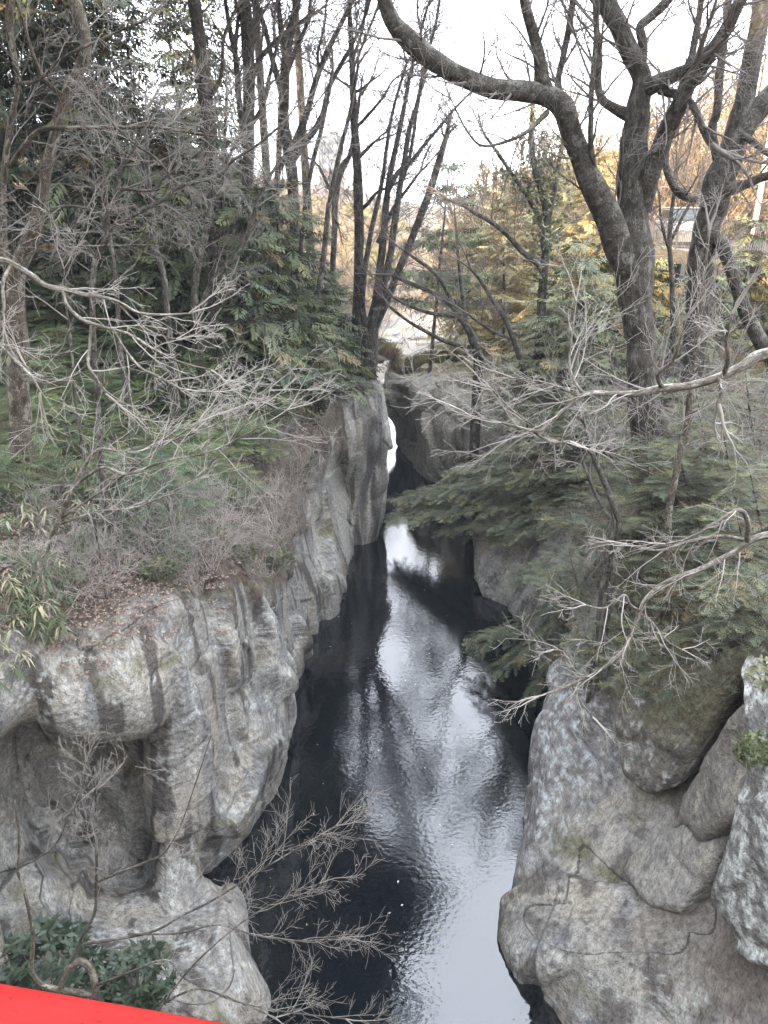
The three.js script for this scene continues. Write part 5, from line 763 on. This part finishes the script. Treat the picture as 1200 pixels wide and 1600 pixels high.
{ // the parked car
  const p = P(1070, 322, { z: -37 }), t = thing('parked_car', 'white car parked behind the fence on the road terrace', 'car', V(p.x, 11.575, p.z)); t.rotation.y = 1.42;
  const paint = new THREE.MeshPhysicalMaterial({ color: lin(0.26, 0.27, 0.29), roughness: 0.4, clearcoat: 0.4 }), glass = std({ color: lin(0.03, 0.035, 0.04), roughness: 0.08 }), tyre = std({ color: lin(0.02, 0.02, 0.02) }), rim = std({ color: lin(0.5, 0.5, 0.5), metalness: 0.8, roughness: 0.35 }), red = std({ color: lin(0.4, 0.02, 0.02), roughness: 0.2 }), clear = std({ color: lin(0.6, 0.6, 0.6), roughness: 0.1 });
  const s = new THREE.Shape(); s.moveTo(-2.05, 0.25); s.lineTo(-2.1, 0.62); s.quadraticCurveTo(-2.05, 0.85, -1.2, 0.92); s.lineTo(2.0, 0.95); s.quadraticCurveTo(2.12, 0.7, 2.08, 0.28); s.closePath();
  const body = new THREE.ExtrudeGeometry(s, { depth: 1.5, bevelEnabled: true, bevelSize: 0.08, bevelThickness: 0.1, bevelSegments: 3 }); body.translate(0, 0, -0.75); put('body', body, paint, t);
  const c = new THREE.Shape(); c.moveTo(-1.15, 0.94); c.lineTo(-0.45, 1.46); c.lineTo(1.2, 1.48); c.lineTo(1.85, 0.95); c.closePath(); const cab = new THREE.ExtrudeGeometry(c, { depth: 1.3, bevelEnabled: true, bevelSize: 0.05, bevelThickness: 0.08, bevelSegments: 2 }); cab.translate(0, 0.0, -0.65); put('window_band', cab, glass, t);
  const roof = put('roof', new RoundedBoxGeometry(1.75, 0.07, 1.38, 3, 0.03), paint, t); roof.position.set(0.38, 1.55, 0);
  for (const [x, z] of [[-1.3, 0.8], [-1.3, -0.8], [1.3, 0.8], [1.3, -0.8]]) { const w = put('wheel', new THREE.CylinderGeometry(0.31, 0.31, 0.2, 20), tyre, t); w.rotation.x = Math.PI / 2; w.position.set(x, 0.31, z); const r = put('rim', new THREE.CylinderGeometry(0.19, 0.19, 0.215, 16), rim, w); r.position.set(0, 0, 0); }
  for (const z of [-0.6, 0.6]) { const h = put('headlamp_lens', new RoundedBoxGeometry(0.1, 0.14, 0.3, 2, 0.03), clear, t); h.position.set(-2.13, 0.66, z); const k = put('tail_lens', new RoundedBoxGeometry(0.08, 0.2, 0.26, 2, 0.03), red, t); k.position.set(2.13, 0.75, z); }
}
{ // the house beyond
  const p = P(1092, 290, { z: -66 }), gy = groundY(p.x, p.z), h = 15.6 - gy, t = thing('house', 'white-walled house with a pale roof glimpsed beyond the road', 'house', V(p.x, gy - 0.3, p.z)), wall = std({ color: lin(0.55, 0.53, 0.49) }), roofM = std({ color: lin(0.34, 0.34, 0.35) }), dark = std({ color: lin(0.04, 0.045, 0.05), roughness: 0.15 });
  const w = put('wall', new THREE.BoxGeometry(5, h - 1.2, 5), wall, t); w.position.y = (h - 1.2) / 2; const s = new THREE.Shape(); s.moveTo(-2.5, 0); s.lineTo(2.5, 0); s.lineTo(0, 1.1); s.closePath(); const gab = new THREE.ExtrudeGeometry(s, { depth: 4.9, bevelEnabled: false }); gab.translate(0, h - 1.202, -2.45); put('gable', gab, wall, t);
  for (const k of [-1, 1]) { const r = put('roof', new THREE.BoxGeometry(3.0, 0.14, 5.6), roofM, t); r.position.set(k * 1.32, h - 0.58, 0); r.rotation.z = -k * 0.415; }
  for (const [x, y] of [[-1.4, h - 2.4], [1.4, h - 2.4]]) { const f = put('window', new THREE.BoxGeometry(1.1, 1.0, 0.08), wall, t); f.position.set(x, y, 2.53); const g = put('pane', new THREE.BoxGeometry(0.95, 0.85, 0.06), dark, f); g.position.z = 0.03; }
}
{ const p = P(1188, 300, { z: -40 }), gy = groundY(p.x, p.z), t = thing('utility_pole', 'pale concrete utility pole by the right edge', 'pole', V(p.x, gy, p.z)), s = put('shaft', new THREE.CylinderGeometry(0.11, 0.16, 24 - gy, 14), std({ color: lin(0.5, 0.48, 0.45), roughness: 0.8 }), t); s.position.y = (24 - gy) / 2 - 0.4; const c = put('crossarm', new THREE.BoxGeometry(1.6, 0.1, 0.1), steel, t); c.position.y = 22.8 - gy; }
{ // the block on the skyline
  const p = P(517, 214, { z: -230 }), t = thing('tower_block', 'hazy grey apartment block on the skyline, left of centre', 'building', V(p.x, landHeight(p.x, p.z) - 0.5, p.z)), h = p.y - t.position.y, wall = std({ color: lin(0.13, 0.14, 0.155) }), dark = std({ color: lin(0.10, 0.11, 0.13), roughness: 0.2 });
  const b = put('wall', new THREE.BoxGeometry(6.5, h, 7), wall, t); b.position.y = h / 2; const r = put('roof', new THREE.BoxGeometry(2.4, 1.2, 2.6), wall, t); r.position.set(0.8, h + 0.6, 0);
  for (let j = 0; j < 4; j++) for (let i = 0; i < 3; i++) { const w = put('window', new THREE.BoxGeometry(1.3, 1.1, 0.1), dark, t); w.position.set(-2 + i * 2, h - 1.5 - j * 2.4, 3.53); }
}
// ---------------------------------------------------------------- the sunlit slopes upstream
const wideTwig = { min: 0.026, kids: 5, zig: 0.32, up: 0.05 };
function bareVariant(seed, h, mat, twigMat) {
  const R = rng(seed), trunk = finish([[0, -0.3, 0, h * 0.02], [(R() - 0.5) * 0.4, h * 0.25, (R() - 0.5) * 0.4, h * 0.015], [(R() - 0.5) * 1, h * 0.55, (R() - 0.5) * 1, h * 0.01], [(R() - 0.5) * 1.6, h, (R() - 0.5) * 1.6, h * 0.003]], 5, 0.1), g = new THREE.Group(), mb = new MB(), lm = new MB();
  const tm = new MB(); tm.tube(trunk.pts, trunk.rad, 6); put('trunk', tm.geometry(), mat, g);
  for (let k = 0; k < 8; k++) { const i = Math.floor(trunk.pts.length * (0.25 + 0.65 * k / 8)), a = k * 2.4 + R(), d = V(Math.cos(a) * 0.8, 0.75 + R() * 0.4, Math.sin(a) * 0.8).normalize(); twig(mb, trunk.pts[i], d, h * (0.45 - 0.03 * k), trunk.rad[i] * 0.6, 3, R, { ...wideTwig, kids: 4 }); }
  put('twigs', mb.geometry(), twigMat, g).userData.kind = 'stuff'; return g;
}
const tanBark = barkOf(0.42, 0.34, 0.25), rosyTwig = std({ color: lin(0.33, 0.25, 0.185) }), goldTwig = std({ color: lin(0.42, 0.33, 0.195) });
const variants = [bareVariant(901, 8, tanBark, goldTwig), bareVariant(902, 9.5, M.greyBark, M.tanTwig), bareVariant(903, 7, tanBark, rosyTwig), bareVariant(904, 10.5, M.darkBark, rosyTwig)];
const farLabels = ['short tan leafless tree on the sunlit slope upstream', 'grey-trunked leafless tree on the sunlit slope upstream', 'low rosy-twigged tree on the sunlit slope upstream', 'tall dark-trunked leafless tree on the sunlit slope upstream'];
{
  const R = rng(910); let made = 0;
  for (let k = 0; k < 1500 && made < 230; k++) {
    const z = -46 - Math.pow(R(), 1.25) * 110, x = (R() - 0.42) * -z * 1.15, val = Math.abs(x - 3 + 0.1 * (z + 60)); if (val < 8 || (x > 9 && x < 24 && z > -48)) continue; if ((x < -14 && R() < 0.5) || Math.abs(x - 0.5) < 3.5) continue;
    const v = made % 4, t = variants[v].clone(); t.name = numbered('far_tree'); t.position.set(x, groundY(x, z) - 0.1, z); t.rotation.y = R() * 6.28; t.scale.setScalar(0.55 + R() * 0.45); tag(t, farLabels[v], 'tree', 'leafless trees on the slopes upstream'); scene.add(t); made++;
  }
}
{ // a closer screen of them just beyond the right-hand cliffs
  const R = rng(911); let made = 0;
  for (let k = 0; k < 400 && made < 110; k++) {
    const z = -46 - R() * 34, x = lerp(3, 24, R()); if (groundY(x, z) < 1.2 || (x > 8.5 && z > -48) || x < -z * 0.075) continue;
    const v = [0, 2, 1][made % 3], t = variants[v].clone(); t.name = numbered('far_tree'); t.position.set(x, groundY(x, z) - 0.1, z); t.rotation.y = R() * 6.28; t.scale.setScalar(0.85 + R() * 0.6); tag(t, ['golden leafless tree in the screen just beyond the right cliffs', 'pale thin tree in the screen just beyond the right cliffs', 'rosy leafless tree in the screen just beyond the right cliffs'][v], 'tree', 'screen of thin trees beyond the right cliffs'); scene.add(t); made++;
  }
}
{ // sunlit undergrowth and dry grass on those slopes
  const mk = seed => { const R = rng(seed), mb = new MB(); for (let k = 0; k < 44; k++) { const a = R() * 6.283, e = 0.5 + R() * 0.9; mb.leaf(V((R() - 0.5) * 0.5, 0, (R() - 0.5) * 0.5), V(Math.cos(a) * Math.cos(e), Math.sin(e), Math.sin(a) * Math.cos(e)), V(Math.sin(a), 0.3, Math.cos(a)), 0.35 + R() * 0.6, 0.018 + R() * 0.022, 0.2, 0.2 * R()); } return mb.geometry(); };
  const sp = new Spread([mk(920), mk(921), mk(922)]), R = rng(923);
  for (let k = 0; k < 60000; k++) { const z = -44 - Math.pow(R(), 1.4) * 150, x = (R() - 0.45) * -z * 1.2, val = Math.abs(x - 3 + 0.1 * (z + 60)); if (val < 7 + R() * 3 && z < -52) continue; if (x > 9 && x < 22 && z > -44) continue; const y = groundY(x, z); if (y < 0.5) continue; const q = fbm(x * 0.08, 2, z * 0.08, 3); sp.add(V(x, y - 0.05, z), V(Math.cos(k), 0, Math.sin(k)), V((R() - 0.5) * 0.4, 1, (R() - 0.5) * 0.4), 0.5 + R() * 0.6 + Math.min(0.25, -z * 0.002), q > 0.12 ? tint(R, 0.26, 0.25, 0.085, 0.6) : R() < 0.5 ? tint(R, 0.36, 0.285, 0.165, 0.6) : tint(R, 0.25, 0.195, 0.14, 0.6)); }
  const parts = sp.build('undergrowth', M.dry, scene); parts.forEach((m, k) => tag(m, 'sunlit tan undergrowth covering the slopes upstream', 'undergrowth', null, 'stuff'));
  const grass = new Spread([mk(924)]); for (let k = 0; k < 5000; k++) { const x = lerp(9.5, 24, R()), z = lerp(-44, -22, R()), y = groundY(x, z); grass.add(V(x, y - 0.05, z), V(Math.cos(k), 0, Math.sin(k)), V(0, 1, 0), 0.35 + R() * 0.5, tint(R, 0.42, 0.33, 0.13, 0.5)); } tag(grass.build('dry_grass', M.dry, scene)[0], 'dry yellow grass on the ground under the road terrace', 'grass', null, 'stuff');
}
{ // pale stones of the river bed upstream
  const R = rng(930), g = new THREE.IcosahedronGeometry(1, 3); const pp = g.attributes.position; for (let k = 0; k < pp.count; k++) { const v = V(pp.getX(k), pp.getY(k), pp.getZ(k)), f = 1 + 0.25 * n3(v.x * 1.5, v.y * 1.5, v.z * 1.5); pp.setXYZ(k, v.x * f, v.y * f * 0.6, v.z * f); } g.computeVertexNormals();
  const mat = std({ color: lin(0.52, 0.5, 0.46), map: rockMap });
  for (let k = 0; k < 26; k++) { const z = -58 - R() * 26, x = 3 - 0.1 * (z + 60) + (R() - 0.5) * 8, m = put('river_boulder', g, mat); m.position.set(x, Math.max(0, landHeight(x, z)) + 0.1, z); m.scale.setScalar(0.3 + R() * 0.7); m.rotation.y = R() * 6; tag(m, 'pale sunlit boulder in the stream bed beyond the gorge', 'boulder', 'boulders in the stream bed'); }
}
// ---------------------------------------------------------------- a label of its own for every plant of a kind: which one it is, counted from a landmark
{
  const marks = {
    left: [[30, 560, 'thick peeling trunk'], [150, 540, 'S-curved grey tree'], [310, 500, 'forked pale-grey tree'], [386, 380, 'upright lichen-grey trunk'], [330, 300, 'dark left-leaning trunk'], [460, 400, 'wide V-shaped tree'], [578, 520, 'fanning many-stemmed tree'], [120, 760, 'low pale fanning tree'], [270, 790, 'bright bushy fir'], [120, 1060, 'left rock hollow'], [520, 700, 'streaked left rock face']],
    right: [[1012, 620, 'big forked tree'], [1088, 520, 'double-trunked tree'], [1055, 760, 'crooked pale stem'], [945, 760, 'two slim leaning stems'], [790, 860, 'right promontory rock'], [1050, 1130, 'mossy lichen-spotted rock'], [820, 1000, 'drooping hemlock'], [848, 420, 'ivy-clad tree'], [730, 500, 'left-sweeping crooked tree'], [1140, 1010, 'right edge leaf tuft']],
  };
  const kinds = {
    'young firs on the left bank': ['feathery young fir', 'left', 0.8], 'hemlock bushes on the right bank': ['grey-green hemlock bush', 'right', 0.5], 'hemlocks behind the big forked tree': ['soft hemlock tree', 'right', 2.5], 'dark conifers behind the left bank': ['dark tall conifer', 'left', 6],
    'half-grown conifers at the cliff head': ['half-grown conifer', 'left', 3], 'brushwood on the left cliff edge': ['bare brushwood tangle', 'left', 0.4], 'brushwood on the right bank': ['thin bare brushwood', 'right', 0.8], 'sapling thicket at the left cliff top': ['upright bare sapling clump', 'left', 1.2],
    'dwarf bamboo clumps on the left bank': ['dwarf bamboo clump', 'left', 0.3], 'yellow-green bushes on the left bank': ['yellow-green leafy bush', 'left', 0.2],
  };
  const order = ['nearest', 'second nearest', 'third nearest', 'fourth nearest', 'fifth nearest', 'sixth nearest', 'seventh nearest', 'eighth nearest', 'ninth nearest', 'tenth nearest', 'eleventh nearest', 'twelfth nearest', 'thirteenth nearest', 'fourteenth nearest', 'fifteenth nearest'];
  for (const [group, [word, side, lift]] of Object.entries(kinds)) {
    const sets = {};
    for (const o of scene.children.filter(q => q.userData.group === group)) {
      const x = o.position.x, y = o.position.y + lift - EYE, z = o.position.z, dep = -y * SP - z * CP, px = 600 + FOCAL * x / dep, py = 800 - FOCAL * (y * CP - z * SP) / dep; let best;
      for (const [mx, my, name] of marks[side]) { const d = Math.hypot(px - mx, py - my); if (!best || d < best.d) best = { d, name, rel: Math.abs(px - mx) > Math.abs(py - my) ? (px < mx ? 'left of' : 'right of') : (py < my ? 'above' : 'below') }; }
      (sets[best.rel + ' the ' + best.name] ??= []).push([best.d, o]);
    }
    for (const [where, list] of Object.entries(sets)) list.sort((a, b) => a[0] - b[0]).forEach(([, o], k) => { o.userData.label = word + ' ' + where + (list.length > 1 ? ', ' + (order[k] ?? 'farthest') + ' to it' : ''); });
  }
}
renderer.render(scene, camera);
